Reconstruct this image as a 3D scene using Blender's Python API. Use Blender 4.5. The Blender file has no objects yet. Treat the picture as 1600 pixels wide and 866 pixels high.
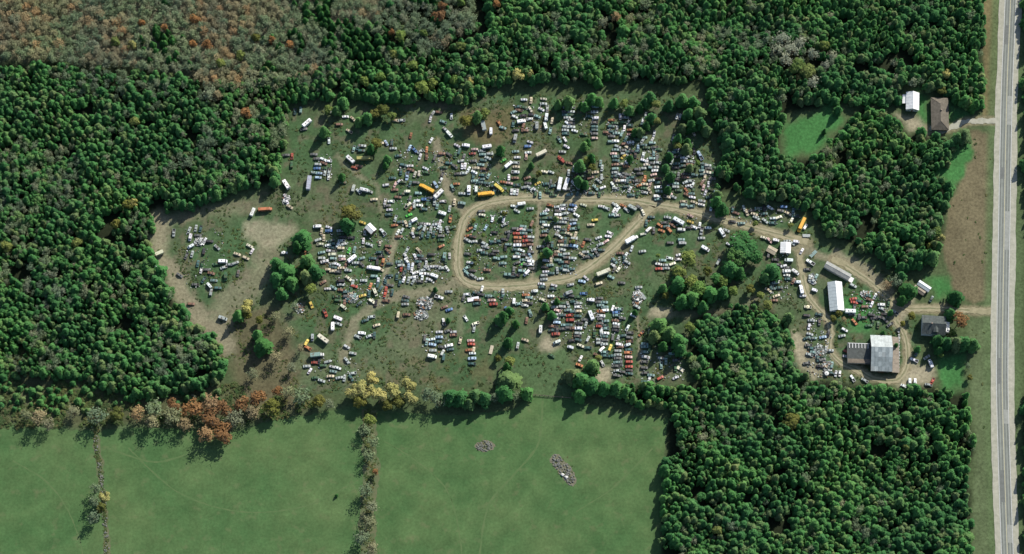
import bpy, math, random
import numpy as np
from mathutils import Vector, Matrix

R = math.radians
random.seed(7)
rng = np.random.default_rng(7)
scene = bpy.context.scene
col = scene.collection

# ------------------------------------------------------------------ camera, sky, sun, exposure
MPP = 0.4                      # metres per photo pixel at the centre of the ground
DIST = 1500.0                  # distance of the aerial camera
TILT = R(20)                   # looks down, a little from the pasture side
CAM = Vector((0, -DIST * math.sin(TILT), DIST * math.cos(TILT)))
cd = bpy.data.cameras.new('camera'); cam = bpy.data.objects.new('camera', cd); col.objects.link(cam)
cam.location = CAM
cam.rotation_euler = (TILT, 0, 0)
cd.sensor_width = 36.0
cd.lens = 36.0 * DIST / (1600 * MPP)
cd.clip_start = 10; cd.clip_end = 20000
scene.camera = cam

SUN_AZ = R(36)                 # clockwise from +Y (top of the photo)
SUN_EL = R(36)
world = bpy.data.worlds.new('World'); scene.world = world; world.use_nodes = True
wn = world.node_tree; wn.nodes.clear()
sky = wn.nodes.new('ShaderNodeTexSky'); sky.sky_type = 'NISHITA'; sky.sun_disc = False
sky.sun_elevation = SUN_EL; sky.sun_rotation = SUN_AZ
bg = wn.nodes.new('ShaderNodeBackground'); bg.inputs[1].default_value = 0.085
wo = wn.nodes.new('ShaderNodeOutputWorld')
wn.links.new(sky.outputs[0], bg.inputs[0]); wn.links.new(bg.outputs[0], wo.inputs[0])
sd = bpy.data.lights.new('sun', 'SUN'); sun = bpy.data.objects.new('sun', sd); col.objects.link(sun)
sd.energy = 4.2; sd.angle = R(0.5); sd.color = (1.0, 0.95, 0.86)
sdir = Vector((math.sin(SUN_AZ) * math.cos(SUN_EL), math.cos(SUN_AZ) * math.cos(SUN_EL), math.sin(SUN_EL)))
sun.rotation_euler = sdir.to_track_quat('Z', 'Y').to_euler()
sun.location = (0, 0, 200)
scene.view_settings.view_transform = 'Standard'
scene.view_settings.look = 'None'
scene.view_settings.exposure = 0.7
scene.view_settings.gamma = 1.0

# ------------------------------------------------------------------ photo pixel <-> ground
ct, st = math.cos(TILT), math.sin(TILT)
def G(px, py, z=0.0):
    u = (px - 800) * MPP / DIST; v = (433 - py) * MPP / DIST
    d = Vector((u, st + v * ct, -ct + v * st))
    k = (z - CAM.z) / d.z
    p = CAM + d * k
    return Vector((p.x, p.y, z))
def to_px(x, y, z=0.0):
    """numpy: world -> photo pixel"""
    rx = x - CAM.x; ry = y - CAM.y; rz = z - CAM.z
    depth = ry * st - rz * ct
    up = ry * ct + rz * st
    return 800 + rx / depth * DIST / MPP, 433 - up / depth * DIST / MPP
def wang(a):
    """angle in the picture (degrees, counter-clockwise) -> angle on the ground (radians)"""
    return math.atan2(math.sin(R(a)) / ct, math.cos(R(a)))

# ------------------------------------------------------------------ numpy noise and fields
def vnoise(x, y, seed=0):
    xi = np.floor(x).astype(np.int64); yi = np.floor(y).astype(np.int64)
    xf = x - xi; yf = y - yi
    def h(a, b):
        n = (a * 374761393 + b * 668265263 + seed * 982451653) & 0xFFFFFFFF
        n = ((n ^ (n >> 13)) * 1274126177) & 0xFFFFFFFF
        return ((n ^ (n >> 16)) & 0xFFFF) / 65535.0
    sx = xf * xf * (3 - 2 * xf); sy = yf * yf * (3 - 2 * yf)
    a = h(xi, yi) * (1 - sx) + h(xi + 1, yi) * sx
    b = h(xi, yi + 1) * (1 - sx) + h(xi + 1, yi + 1) * sx
    return a * (1 - sy) + b * sy
def fbm(x, y, s, seed=0, o=4):
    t = 0; a = 1; n = 0
    for i in range(o):
        t = t + a * vnoise(x / s, y / s, seed + i); n += a; a *= .55; s *= .5
    return t / n
def seg_dist(x, y, pts):
    d = np.full(x.shape, 1e9)
    for (ax, ay), (bx, by) in zip(pts[:-1], pts[1:]):
        vx, vy = bx - ax, by - ay
        t = np.clip(((x - ax) * vx + (y - ay) * vy) / (vx * vx + vy * vy + 1e-9), 0, 1)
        d = np.minimum(d, np.hypot(x - ax - t * vx, y - ay - t * vy))
    return d
def inside(x, y, poly):
    c = np.zeros(x.shape, bool)
    n = len(poly)
    for i in range(n):
        ax, ay = poly[i]; bx, by = poly[(i + 1) % n]
        if ay == by: continue
        m = ((ay > y) != (by > y)) & (x < (bx - ax) * (y - ay) / (by - ay) + ax)
        c ^= m
    return c
def sdf(x, y, poly):
    """positive inside, in pixels"""
    d = seg_dist(x, y, list(poly) + [poly[0]])
    return np.where(inside(x, y, poly), d, -d)
def smooth(v, a, b):
    t = np.clip((v - a) / (b - a), 0, 1)
    return t * t * (3 - 2 * t)

# ------------------------------------------------------------------ the map of the place, in photo pixels
PASTURE = [(-90, 660), (60, 668), (150, 675), (220, 668), (300, 672), (370, 676), (430, 655), (540, 640), (660, 648), (720, 650),
           (800, 640), (830, 622), (890, 622), (960, 645), (1045, 655), (1035, 720), (1030, 960), (-90, 960)]
YARD = [(440, 170), (620, 160), (800, 148), (1105, 148), (1118, 260), (1120, 325), (1260, 345), (1275, 380), (1400, 430), (1430, 480), (1440, 600),
        (1280, 605), (1230, 520), (1150, 470), (1080, 500), (1070, 600), (900, 605), (500, 615), (440, 600), (350, 560), (240, 440), (235, 345), (350, 315), (430, 295), (450, 230)]
LAWNS = [[(1218, 195), (1300, 162), (1318, 182), (1290, 226), (1228, 246)],
         [(1458, 276), (1500, 225), (1522, 205), (1524, 230), (1512, 272), (1485, 282)],
         [(1466, 556), (1507, 550), (1508, 606), (1470, 608)],
         [(1448, 440), (1490, 438), (1495, 462), (1455, 466)],
         [(1482, 160), (1500, 165), (1520, 180), (1500, 190), (1482, 188)],
         [(1310, 462), (1365, 470), (1360, 512), (1325, 512)],
         [(1430, 140), (1455, 150), (1455, 205), (1436, 190)]]
BROWN = [(1518, 203), (1548, 206), (1548, 350), (1545, 462), (1522, 474), (1488, 452), (1472, 392), (1484, 320), (1496, 290), (1512, 258)]
VERGE_W = [(1537, -80), (1562, -80), (1556, 180), (1536, 184)]
VERGE_S = [(1512, 500), (1548, 498), (1552, 960), (1518, 960), (1522, 700)]
PATCHES = [[(385, 350), (410, 340), (460, 346), (468, 362), (440, 384), (405, 380), (380, 368)],
           [(1240, 520), (1252, 520), (1262, 545), (1285, 570), (1292, 592), (1272, 596), (1250, 570), (1236, 545)],
           [(842, 532), (858, 525), (868, 545), (852, 552), (842, 545)],
           [(1015, 480), (1050, 478), (1052, 498), (1012, 500)],
           [(1405, 182), (1440, 184), (1450, 210), (1425, 206)],
           [(1390, 470), (1425, 470), (1420, 510), (1405, 520), (1385, 490)],
           [(1400, 590), (1440, 560), (1460, 575), (1450, 608), (1400, 605)],
           [(928, 570), (955, 572), (960, 592), (935, 598)]]
TRACKS = {   # name: (points, half width px, brightness)
    'loop': ([(1262, 379), (1240, 373), (1200, 362), (1150, 349), (1110, 338), (1060, 326), (1020, 319), (985, 313), (930, 311), (870, 310), (820, 310), (780, 314),
              (750, 322), (730, 336), (720, 360), (716, 390), (716, 420), (725, 438), (745, 446), (780, 448), (820, 446), (860, 440), (890, 434), (914, 422),
              (936, 406), (960, 386), (984, 361), (1004, 340), (1022, 322)], 6.0),
    'drive': ([(1300, 404), (1322, 415), (1345, 430), (1368, 447), (1384, 462), (1398, 474), (1420, 482), (1445, 482), (1480, 483), (1515, 485), (1560, 487)], 5.0),
    'upper_drive': ([(1452, 200), (1470, 206), (1490, 198), (1510, 190), (1535, 189), (1562, 190)], 4.5),
    'yard': ([(1250, 396), (1254, 430), (1262, 460), (1276, 480), (1294, 500), (1298, 520), (1296, 545), (1312, 565), (1340, 578), (1366, 592), (1400, 594), (1416, 575), (1418, 545), (1412, 520), (1400, 500), (1398, 474)], 4.5),
}
FAINT = [([(716, 436), (700, 452), (660, 456), (615, 463), (585, 478), (555, 498), (545, 530), (535, 560)], 9, .7),
         ([(600, 455), (605, 420), (612, 392), (622, 362)], 6.5, .8), ([(700, 300), (692, 270), (686, 240), (682, 222)], 6.5, .85),
         ([(730, 336), (712, 318), (700, 300)], 7, .8), ([(720, 450), (718, 480), (722, 520)], 6, .35),
         ([(843, 318), (839, 360), (836, 400), (833, 436)], 4.2, .9), ([(1020, 490), (1080, 490), (1140, 485), (1180, 468), (1212, 448)], 6, .35),
         ([(995, 495), (1000, 540), (1001, 585)], 3.5, .8), ([(250, 345), (246, 400), (270, 430), (290, 470), (318, 508), (352, 540)], 19, .9),
         ([(250, 345), (330, 330), (400, 322)], 12, .35), ([(420, 390), (400, 440), (360, 470), (340, 505)], 24, .6), ([(528, 244), (560, 275), (590, 290), (596, 330)], 4, .5),
         ([(930, 150), (932, 240), (935, 300)], 3, .15), ([(700, 480), (640, 540), (560, 580)], 40, .15), ([(1240, 385), (1300, 404)], 7, .75), ([(1308, 398), (1350, 420), (1390, 456)], 9, .85)]
FORESTS = {
    'north': [(330, -80), (1536, -80), (1538, 60), (1534, 158), (1516, 176), (1506, 160), (1488, 150), (1450, 138), (1440, 128), (1408, 132), (1404, 152), (1370, 160), (1300, 160),
              (1230, 178), (1214, 212), (1222, 246), (1255, 248), (1296, 230), (1324, 188), (1352, 168), (1400, 188), (1424, 212), (1482, 212), (1502, 216), (1482, 248),
              (1458, 276), (1486, 292), (1474, 330), (1474, 384), (1440, 412), (1410, 420), (1375, 398), (1330, 384), (1288, 356), (1252, 318), (1150, 302), (1122, 304), (1118, 262),
              (1132, 232), (1112, 190), (1106, 132), (1000, 122), (900, 126), (800, 124), (725, 158), (640, 154), (560, 152), (500, 150), (452, 160), (430, 120), (330, 130)],
    'west': [(-90, 96), (190, 108), (330, 126), (440, 118), (452, 180), (444, 240), (432, 284), (370, 296), (330, 316), (240, 332), (234, 372), (236, 412), (262, 440), (282, 472),
             (300, 500), (332, 522), (350, 556), (352, 588), (310, 606), (230, 616), (170, 608), (150, 596), (110, 584), (70, 592), (20, 578), (-90, 590)],
    'northwest': [(-90, -80), (650, -80), (600, 20), (560, 60), (500, 110), (440, 108), (400, 100), (330, 126), (280, 116), (190, 104), (100, 96), (-90, 86)],
    'middle': [(1088, 498), (1150, 472), (1205, 482), (1238, 520), (1236, 556), (1262, 592), (1180, 596), (1084, 590), (1076, 540)],
    'southeast': [(968, 600), (1064, 602), (1180, 592), (1300, 598), (1400, 606), (1510, 608), (1522, 680), (1514, 760), (1522, 960), (1030, 960), (1036, 760), (1042, 690), (1050, 640), (968, 628)],
    'roadside': [(1606, -80), (1700, -80), (1700, 345), (1610, 345), (1603, 200)],
    'roadside_south': [(1603, 610), (1700, 600), (1700, 960), (1610, 960), (1604, 780)],
}
ROAD = [(1616, -900), (1583, -160), (1579, 0), (1574, 120), (1571, 240), (1569, 360), (1567, 480), (1566, 600), (1569, 720), (1574, 866), (1580, 1020), (1612, 1700)]

# ------------------------------------------------------------------ materials
MATS = {}
def mat(name, rgb, rough=.8, spec=.3, noise=0.0, nscale=1.0, dark=.5, metallic=0.0, rgb2=None, bump=0.0):
    if name in MATS: return MATS[name]
    m = bpy.data.materials.new(name); m.use_nodes = True
    nt = m.node_tree; b = nt.nodes['Principled BSDF']
    b.inputs['Roughness'].default_value = rough; b.inputs['Specular IOR Level'].default_value = spec; b.inputs['Metallic'].default_value = metallic
    b.inputs['Base Color'].default_value = (*rgb, 1)
    if noise > 0 or rgb2:
        tc = nt.nodes.new('ShaderNodeTexCoord'); n = nt.nodes.new('ShaderNodeTexNoise'); n.inputs['Scale'].default_value = nscale; n.inputs['Detail'].default_value = 5; n.inputs['Roughness'].default_value = .65
        r = nt.nodes.new('ShaderNodeValToRGB'); r.color_ramp.elements[0].position = .36; r.color_ramp.elements[1].position = .66
        c2 = rgb2 if rgb2 else tuple(c * (1 - noise) for c in rgb)
        r.color_ramp.elements[0].color = (*c2, 1); r.color_ramp.elements[1].color = (*rgb, 1)
        nt.links.new(tc.outputs['Object'], n.inputs['Vector']); nt.links.new(n.outputs['Fac'], r.inputs[0]); nt.links.new(r.outputs[0], b.inputs['Base Color'])
        if bump:
            bp = nt.nodes.new('ShaderNodeBump'); bp.inputs['Strength'].default_value = bump; bp.inputs['Distance'].default_value = .1
            nt.links.new(n.outputs['Fac'], bp.inputs['Height']); nt.links.new(bp.outputs[0], b.inputs['Normal'])
    MATS[name] = m
    return m
def paint_mat(name, attr=False):
    """weathered car paint: the object's own colour, rust and dirt on top"""
    m = bpy.data.materials.new(name); m.use_nodes = True; nt = m.node_tree; b = nt.nodes['Principled BSDF']
    b.inputs['Roughness'].default_value = .42; b.inputs['Specular IOR Level'].default_value = .4
    if attr:
        src = nt.nodes.new('ShaderNodeAttribute'); src.attribute_name = 'Col'; out = src.outputs['Color']
    else:
        src = nt.nodes.new('ShaderNodeObjectInfo'); out = src.outputs['Color']
    tc = nt.nodes.new('ShaderNodeNewGeometry'); n = nt.nodes.new('ShaderNodeTexNoise'); n.inputs['Scale'].default_value = .55; n.inputs['Detail'].default_value = 4
    r = nt.nodes.new('ShaderNodeValToRGB'); r.color_ramp.elements[0].position = .54; r.color_ramp.elements[1].position = .70
    r.color_ramp.elements[1].color = (.75, .75, .75, 1)
    mx = nt.nodes.new('ShaderNodeMix'); mx.data_type = 'RGBA'; mx.inputs['B'].default_value = (.11, .055, .03, 1)
    nt.links.new(tc.outputs['Position'], n.inputs['Vector']); nt.links.new(n.outputs['Fac'], r.inputs[0]); nt.links.new(r.outputs[0], mx.inputs['Factor'])
    nt.links.new(out, mx.inputs['A']); nt.links.new(mx.outputs['Result'], b.inputs['Base Color'])
    return m
def leaf_mat(name, stops, rough=.75):
    """foliage: colour differs from tree to tree and a little inside each crown"""
    m = bpy.data.materials.new(name); m.use_nodes = True; nt = m.node_tree; b = nt.nodes['Principled BSDF']
    b.inputs['Roughness'].default_value = rough; b.inputs['Specular IOR Level'].default_value = .12
    oi = nt.nodes.new('ShaderNodeObjectInfo'); r = nt.nodes.new('ShaderNodeValToRGB')
    els = r.color_ramp.elements
    while len(els) < len(stops): els.new(.5)
    for e, (p, c) in zip(els, stops): e.position = p; e.color = (*c, 1)
    tc = nt.nodes.new('ShaderNodeNewGeometry'); n = nt.nodes.new('ShaderNodeTexNoise'); n.inputs['Scale'].default_value = .9; n.inputs['Detail'].default_value = 3
    mr = nt.nodes.new('ShaderNodeMapRange'); mr.inputs['From Min'].default_value = .3; mr.inputs['From Max'].default_value = .7; mr.inputs['To Min'].default_value = .78; mr.inputs['To Max'].default_value = 1.22
    hs = nt.nodes.new('ShaderNodeMix'); hs.data_type = 'RGBA'; hs.blend_type = 'MULTIPLY'; hs.inputs['Factor'].default_value = 1
    nt.links.new(oi.outputs['Random'], r.inputs[0]); nt.links.new(tc.outputs['Position'], n.inputs['Vector']); nt.links.new(n.outputs['Fac'], mr.inputs['Value'])
    n2 = nt.nodes.new('ShaderNodeTexNoise'); n2.inputs['Scale'].default_value = .028; n2.inputs['Detail'].default_value = 3; r2 = nt.nodes.new('ShaderNodeValToRGB')
    r2.color_ramp.elements[0].position = .38; r2.color_ramp.elements[0].color = (.82, .86, .88, 1); r2.color_ramp.elements[1].position = .64; r2.color_ramp.elements[1].color = (1.2, 1.16, 1.0, 1)
    h2 = nt.nodes.new('ShaderNodeMix'); h2.data_type = 'RGBA'; h2.blend_type = 'MULTIPLY'; h2.inputs['Factor'].default_value = 1
    nt.links.new(tc.outputs['Position'], n2.inputs['Vector']); nt.links.new(n2.outputs['Fac'], r2.inputs[0]); nt.links.new(r.outputs[0], h2.inputs['A']); nt.links.new(r2.outputs[0], h2.inputs['B'])
    nt.links.new(h2.outputs['Result'], hs.inputs['A']); nt.links.new(mr.outputs[0], hs.inputs['B']); nt.links.new(hs.outputs['Result'], b.inputs['Base Color'])
    tr = nt.nodes.new('ShaderNodeBsdfTranslucent'); ms = nt.nodes.new('ShaderNodeMixShader'); ms.inputs[0].default_value = .3; om = nt.nodes['Material Output']
    nt.links.new(hs.outputs['Result'], tr.inputs['Color']); nt.links.new(b.outputs[0], ms.inputs[1]); nt.links.new(tr.outputs[0], ms.inputs[2]); nt.links.new(ms.outputs[0], om.inputs['Surface'])
    return m
M_PAINT = paint_mat('vehicle_paint'); M_PAINT_A = paint_mat('scrap_paint', True)
M_GLASS = mat('vehicle_glass', (.02, .03, .035), .12, .5)
M_TYRE = mat('tyre_rubber', (.02, .02, .02), .9, .1)
M_TRIM = mat('dark_trim', (.05, .05, .05), .7)
M_METAL = mat('bare_metal', (.35, .36, .36), .45, .5, .3, 2.0, metallic=.4)
M_BARK = mat('bark', (.10, .08, .06), .9, .1, .5, 4.0)
L_CEDAR = leaf_mat('cedar_foliage', [(0, (.050, .155, .052)), (.3, (.066, .198, .060)), (.6, (.082, .210, .066)), (.85, (.112, .212, .074)), (1, (.15, .195, .085))])
L_DARK = leaf_mat('dark_cedar_foliage', [(0, (.040, .130, .038)), (1, (.056, .160, .046))])
L_BRIGHT = leaf_mat('bright_leaves', [(0, (.055, .17, .05)), (.5, (.07, .19, .055)), (1, (.11, .2, .055))])
L_YELLOW = leaf_mat('yellow_leaves', [(0, (.34, .33, .12)), (1, (.44, .40, .15))])
L_LIME = leaf_mat('yellowing_leaves', [(0, (.12, .20, .05)), (1, (.19, .215, .065))])
L_ORANGE = leaf_mat('orange_leaves', [(0, (.21, .115, .055)), (1, (.31, .165, .07))])
L_GREY = leaf_mat('thin_grey_green_leaves', [(0, (.15, .205, .12)), (.6, (.165, .225, .135)), (1, (.23, .245, .165))])
L_PALE = leaf_mat('pale_grey_leaves', [(0, (.27, .30, .21)), (1, (.36, .37, .26))])
L_RUST = leaf_mat('thin_brown_leaves', [(0, (.20, .225, .13)), (.5, (.25, .24, .15)), (.85, (.31, .25, .145)), (1, (.36, .23, .12))])
L_OLIVE = leaf_mat('olive_leaves', [(0, (.1, .12, .03)), (1, (.15, .15, .04))])
L_WEED = leaf_mat('weed_leaves', [(0, (.06, .105, .036)), (.6, (.085, .12, .045)), (1, (.14, .135, .06))])

# ------------------------------------------------------------------ mesh helpers
class MB:
    def __init__(s): s.v = []; s.f = []; s.m = []
    def add(s, vs, fs, m=0):
        o = len(s.v); s.v.extend([tuple(p) for p in vs]); s.f.extend([tuple(i + o for i in f) for f in fs]); s.m.extend([m] * len(fs)); return s
    def box(s, x0, x1, y0, y1, z0, z1, m=0):
        return s.add([(x0, y0, z0), (x1, y0, z0), (x1, y1, z0), (x0, y1, z0), (x0, y0, z1), (x1, y0, z1), (x1, y1, z1), (x0, y1, z1)],
                     [(0, 3, 2, 1), (4, 5, 6, 7), (0, 1, 5, 4), (1, 2, 6, 5), (2, 3, 7, 6), (3, 0, 4, 7)], m)
    def loft(s, rings, m=0, cap=True):
        n = len(rings[0]); vs = [p for r in rings for p in r]; fs = []
        for i in range(len(rings) - 1):
            for j in range(n):
                k = (j + 1) % n
                fs.append((i * n + j, i * n + k, (i + 1) * n + k, (i + 1) * n + j))
        if cap: fs.append(tuple(range(n - 1, -1, -1))); fs.append(tuple((len(rings) - 1) * n + j for j in range(n)))
        return s.add(vs, fs, m)
    def quad(s, a, b, c, d, m=0, t=0.0):
        """a plate; with thickness t it is a closed slab"""
        if not t: return s.add([a, b, c, d], [(0, 1, 2, 3)], m)
        A, B, C, D = map(Vector, (a, b, c, d)); nrm = (B - A).cross(D - A).normalized() * t
        return s.add([A - nrm, B - nrm, C - nrm, D - nrm, A, B, C, D], [(0, 3, 2, 1), (4, 5, 6, 7), (0, 1, 5, 4), (1, 2, 6, 5), (2, 3, 7, 6), (3, 0, 4, 7)], m)
    def tube(s, a, b, r0, r1, n=6, m=0):
        a = Vector(a); b = Vector(b); d = (b - a).normalized(); u = d.orthogonal().normalized(); w = d.cross(u)
        rings = [[tuple(p + (u * math.cos(2 * math.pi * k / n) + w * math.sin(2 * math.pi * k / n)) * r) for k in range(n)] for p, r in ((a, r0), (b, r1))]
        return s.loft(rings, m)
    def mesh(s, name, mats):
        me = bpy.data.meshes.new(name); me.from_pydata(s.v, [], s.f); 
        for m in (mats if isinstance(mats, (list, tuple)) else [mats]): me.materials.append(m)
        if any(s.m): me.polygons.foreach_set('material_index', s.m)
        me.update(); return me
    def build(s, name, mats, parent=None):
        return link(name, s.mesh(name, mats), parent)
def link(name, data, parent=None):
    o = bpy.data.objects.new(name, data); col.objects.link(o)
    if parent is not None: o.parent = parent
    return o
def tag(o, label=None, cat=None, group=None, kind=None):
    if label: o['label'] = label
    if cat: o['category'] = cat
    if group: o['group'] = group
    if kind: o['kind'] = kind
    return o
def empty(name, loc, rz=0.0, scale=None):
    o = bpy.data.objects.new(name, None); col.objects.link(o); o.location = loc; o.rotation_euler = (0, 0, rz); o.empty_display_size = .5
    if scale is not None: o.scale = scale
    return o
def fast_mesh(name, verts, quads, mats, smooth_shade=False):
    verts = np.asarray(verts, dtype=np.float32); quads = np.asarray(quads, dtype=np.int32); k = quads.shape[1]
    me = bpy.data.meshes.new(name); me.vertices.add(len(verts)); me.vertices.foreach_set('co', verts.ravel())
    me.loops.add(quads.size); me.loops.foreach_set('vertex_index', quads.ravel())
    me.polygons.add(len(quads)); me.polygons.foreach_set('loop_start', np.arange(0, quads.size, k, dtype=np.int32)); me.polygons.foreach_set('loop_total', np.full(len(quads), k, dtype=np.int32))
    if smooth_shade: me.polygons.foreach_set('use_smooth', np.ones(len(quads), bool))
    for m in (mats if isinstance(mats, (list, tuple)) else [mats]): me.materials.append(m)
    me.update(calc_edges=True); me.validate(); return me

# ------------------------------------------------------------------ the ground: one sheet, its own colours by place
STEP = 1.4
gx = np.arange(-430, 431, STEP); gy = np.arange(-270, 311, STEP)
X, Y = np.meshgrid(gx, gy)
PX, PY = to_px(X, Y)
wx = PX + (fbm(X, Y, 14, 1) - .5) * 22; wy = PY + (fbm(X, Y, 14, 9) - .5) * 22     # warped, so borders run unevenly
sx = PX + (fbm(X, Y, 6, 3) - .5) * 7; sy = PY + (fbm(X, Y, 6, 5) - .5) * 7
def C(*c): return np.array(c)[None, None, :]
n1 = fbm(X, Y, 30, 20)[..., None]; n2 = fbm(X, Y, 7, 31)[..., None]; n3 = fbm(X, Y, 70, 44)[..., None]
A = C(.060, .085, .038) * (0.8 + .5 * n1)                                                  # rough ground outside
def lay(A, w, c): return A * (1 - w[..., None]) + c * w[..., None]
yardc = C(.052, .098, .042) * (1 - smooth(n1, .35, .75)) + C(.082, .104, .054) * smooth(n1, .35, .75)
yardc = yardc * (.62 + .72 * n2)
wy_ = smooth(sdf(wx, wy, YARD), -6, 8); A = lay(A, wy_, yardc); A = lay(A, wy_ * smooth(fbm(X, Y, 4.5, 99, 3), .56, .70) * .6, C(.115, .10, .066)); A = lay(A, wy_ * smooth(fbm(X, Y, 6, 105, 3), .60, .72) * .6, C(.045, .085, .032))
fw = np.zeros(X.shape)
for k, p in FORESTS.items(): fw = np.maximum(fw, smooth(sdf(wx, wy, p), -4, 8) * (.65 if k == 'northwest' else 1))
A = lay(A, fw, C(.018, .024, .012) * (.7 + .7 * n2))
A = lay(A, smooth(sdf(wx, wy, FORESTS['northwest']), -10, 12), C(.19, .18, .12) * (.7 + .6 * n2))
scrub = smooth(sdf(wx, wy, [(-90, 545), (150, 540), (180, 615), (360, 600), (440, 600), (520, 625), (430, 660), (-90, 672)]), -5, 8)
A = lay(A, scrub, C(.075, .085, .042) * (.7 + .6 * n2))
wb = smooth(sdf(wx, wy, [(360, 480), (440, 470), (470, 560), (480, 640), (380, 640), (350, 570)]), -5, 20); A = lay(A, wb * .75, C(.105, .090, .052) * (.7 + .6 * n2))
brownish = smooth(sdf(wx, wy, [(560, 560), (760, 540), (780, 610), (560, 610)]), -10, 15); A = lay(A, brownish * .5 * smooth(n2[..., 0], .4, .7), C(.11, .085, .045))
br2 = smooth(sdf(wx, wy, [(720, 180), (800, 165), (800, 215), (760, 225), (725, 215)]), -8, 8); A = lay(A, br2 * .6, C(.13, .095, .05) * (.7 + .6 * n2))
gr = smooth(sdf(wx, wy, [(800, 550), (890, 540), (900, 600), (890, 625), (820, 625)]), -5, 10); A = lay(A, gr * .8, C(.068, .118, .050) * (.8 + .4 * n2))
for p in LAWNS: A = lay(A, smooth(sdf(wx, wy, p) + (n2[..., 0] - .5) * 14, -7, 9) * .92, C(.046, .150, .044) * (.75 + .5 * n2))
A = lay(A, smooth(sdf(wx, wy, BROWN), -4, 4), C(.122, .106, .062) * (.55 + .55 * n2 + .4 * n1))
A = lay(A, smooth(sdf(sx, sy, VERGE_W), -2, 2) * .9, C(.15, .125, .062) * (.6 + .7 * n2))
A = lay(A, smooth(sdf(sx, sy, VERGE_S), -3, 3) * .8, C(.090, .120, .058) * (.65 + .7 * n2))
mown = smooth(seg_dist(PX, PY, ROAD), 34, 24); A = lay(A, mown * .8, C(.085, .125, .055) * (.7 + .6 * n2))
for i, p in enumerate(PATCHES): A = lay(A, smooth(sdf(wx, wy, p) + (n2[..., 0] - .5) * 14, -7, 9) * (.85 if i else .62), C(.30, .265, .185) * (.75 + .5 * n2))
for pts, hw, st_ in FAINT: A = lay(A, smooth(seg_dist(sx, sy, pts) + (n2[..., 0] - .5) * hw, hw * 1.25, hw * .35) * st_, C(.215, .195, .13) * (.75 + .5 * n2))
for nm, (pts, hw) in TRACKS.items(): A = lay(A, smooth(seg_dist(sx, sy, pts), hw * 2.1, hw * .95) * .8, C(.22, .19, .12) * (.75 + .5 * n2))
A = lay(A, smooth(sdf(wx, wy, PASTURE), -4, 6), C(.080, .135, .055))
A = np.clip(A, .005, .7)
ny, nx = X.shape
Z = (fbm(X, Y, 5, 71) - .5) * .16
for pts, hw in TRACKS.values(): Z *= smooth(seg_dist(PX, PY, pts), hw + 3, hw + 9)
Z *= smooth(seg_dist(PX, PY, ROAD), 22, 34)
Z -= .10
verts = np.stack([X, Y, Z], -1).reshape(-1, 3)
idx = np.arange(nx * ny).reshape(ny, nx)
quads = np.stack([idx[:-1, :-1], idx[:-1, 1:], idx[1:, 1:], idx[1:, :-1]], -1).reshape(-1, 4)
# a wide skirt out to the horizon, joined to the sheet's rim
far = 9000
b = idx; skirt_v = [(-far, -far, -.1), (far, -far, -.1), (far, far, -.1), (-far, far, -.1)]
o = len(verts); verts = np.concatenate([verts, np.array(skirt_v)])
c00, c10, c11, c01 = idx[0, 0], idx[0, -1], idx[-1, -1], idx[-1, 0]
quads = np.concatenate([quads, np.array([[o, o + 1, c10, c00], [o + 1, o + 2, c11, c10], [o + 2, o + 3, c01, c11], [o + 3, o, c00, c01]])])
m = bpy.data.materials.new('ground_soil_and_grass'); m.use_nodes = True; nt = m.node_tree; bs = nt.nodes['Principled BSDF']
bs.inputs['Roughness'].default_value = .95; bs.inputs['Specular IOR Level'].default_value = .08
at = nt.nodes.new('ShaderNodeAttribute'); at.attribute_name = 'Col'
tcn = nt.nodes.new('ShaderNodeTexCoord'); nz = nt.nodes.new('ShaderNodeTexNoise'); nz.inputs['Scale'].default_value = .55; nz.inputs['Detail'].default_value = 6; nz.inputs['Roughness'].default_value = .7
mr = nt.nodes.new('ShaderNodeMapRange'); mr.inputs['From Min'].default_value = .28; mr.inputs['From Max'].default_value = .72; mr.inputs['To Min'].default_value = .55; mr.inputs['To Max'].default_value = 1.4
mm = nt.nodes.new('ShaderNodeMix'); mm.data_type = 'RGBA'; mm.blend_type = 'MULTIPLY'; mm.inputs['Factor'].default_value = 1
nt.links.new(tcn.outputs['Object'], nz.inputs['Vector']); nt.links.new(nz.outputs['Fac'], mr.inputs['Value']); nt.links.new(at.outputs['Color'], mm.inputs['A']); nt.links.new(mr.outputs[0], mm.inputs['B']); nt.links.new(mm.outputs['Result'], bs.inputs['Base Color'])
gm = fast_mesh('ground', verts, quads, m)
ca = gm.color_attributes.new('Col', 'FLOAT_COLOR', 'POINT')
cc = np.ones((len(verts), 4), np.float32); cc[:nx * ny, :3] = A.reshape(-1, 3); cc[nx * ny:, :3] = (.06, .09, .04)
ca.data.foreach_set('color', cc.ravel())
tag(link('ground', gm), kind='structure')

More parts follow.
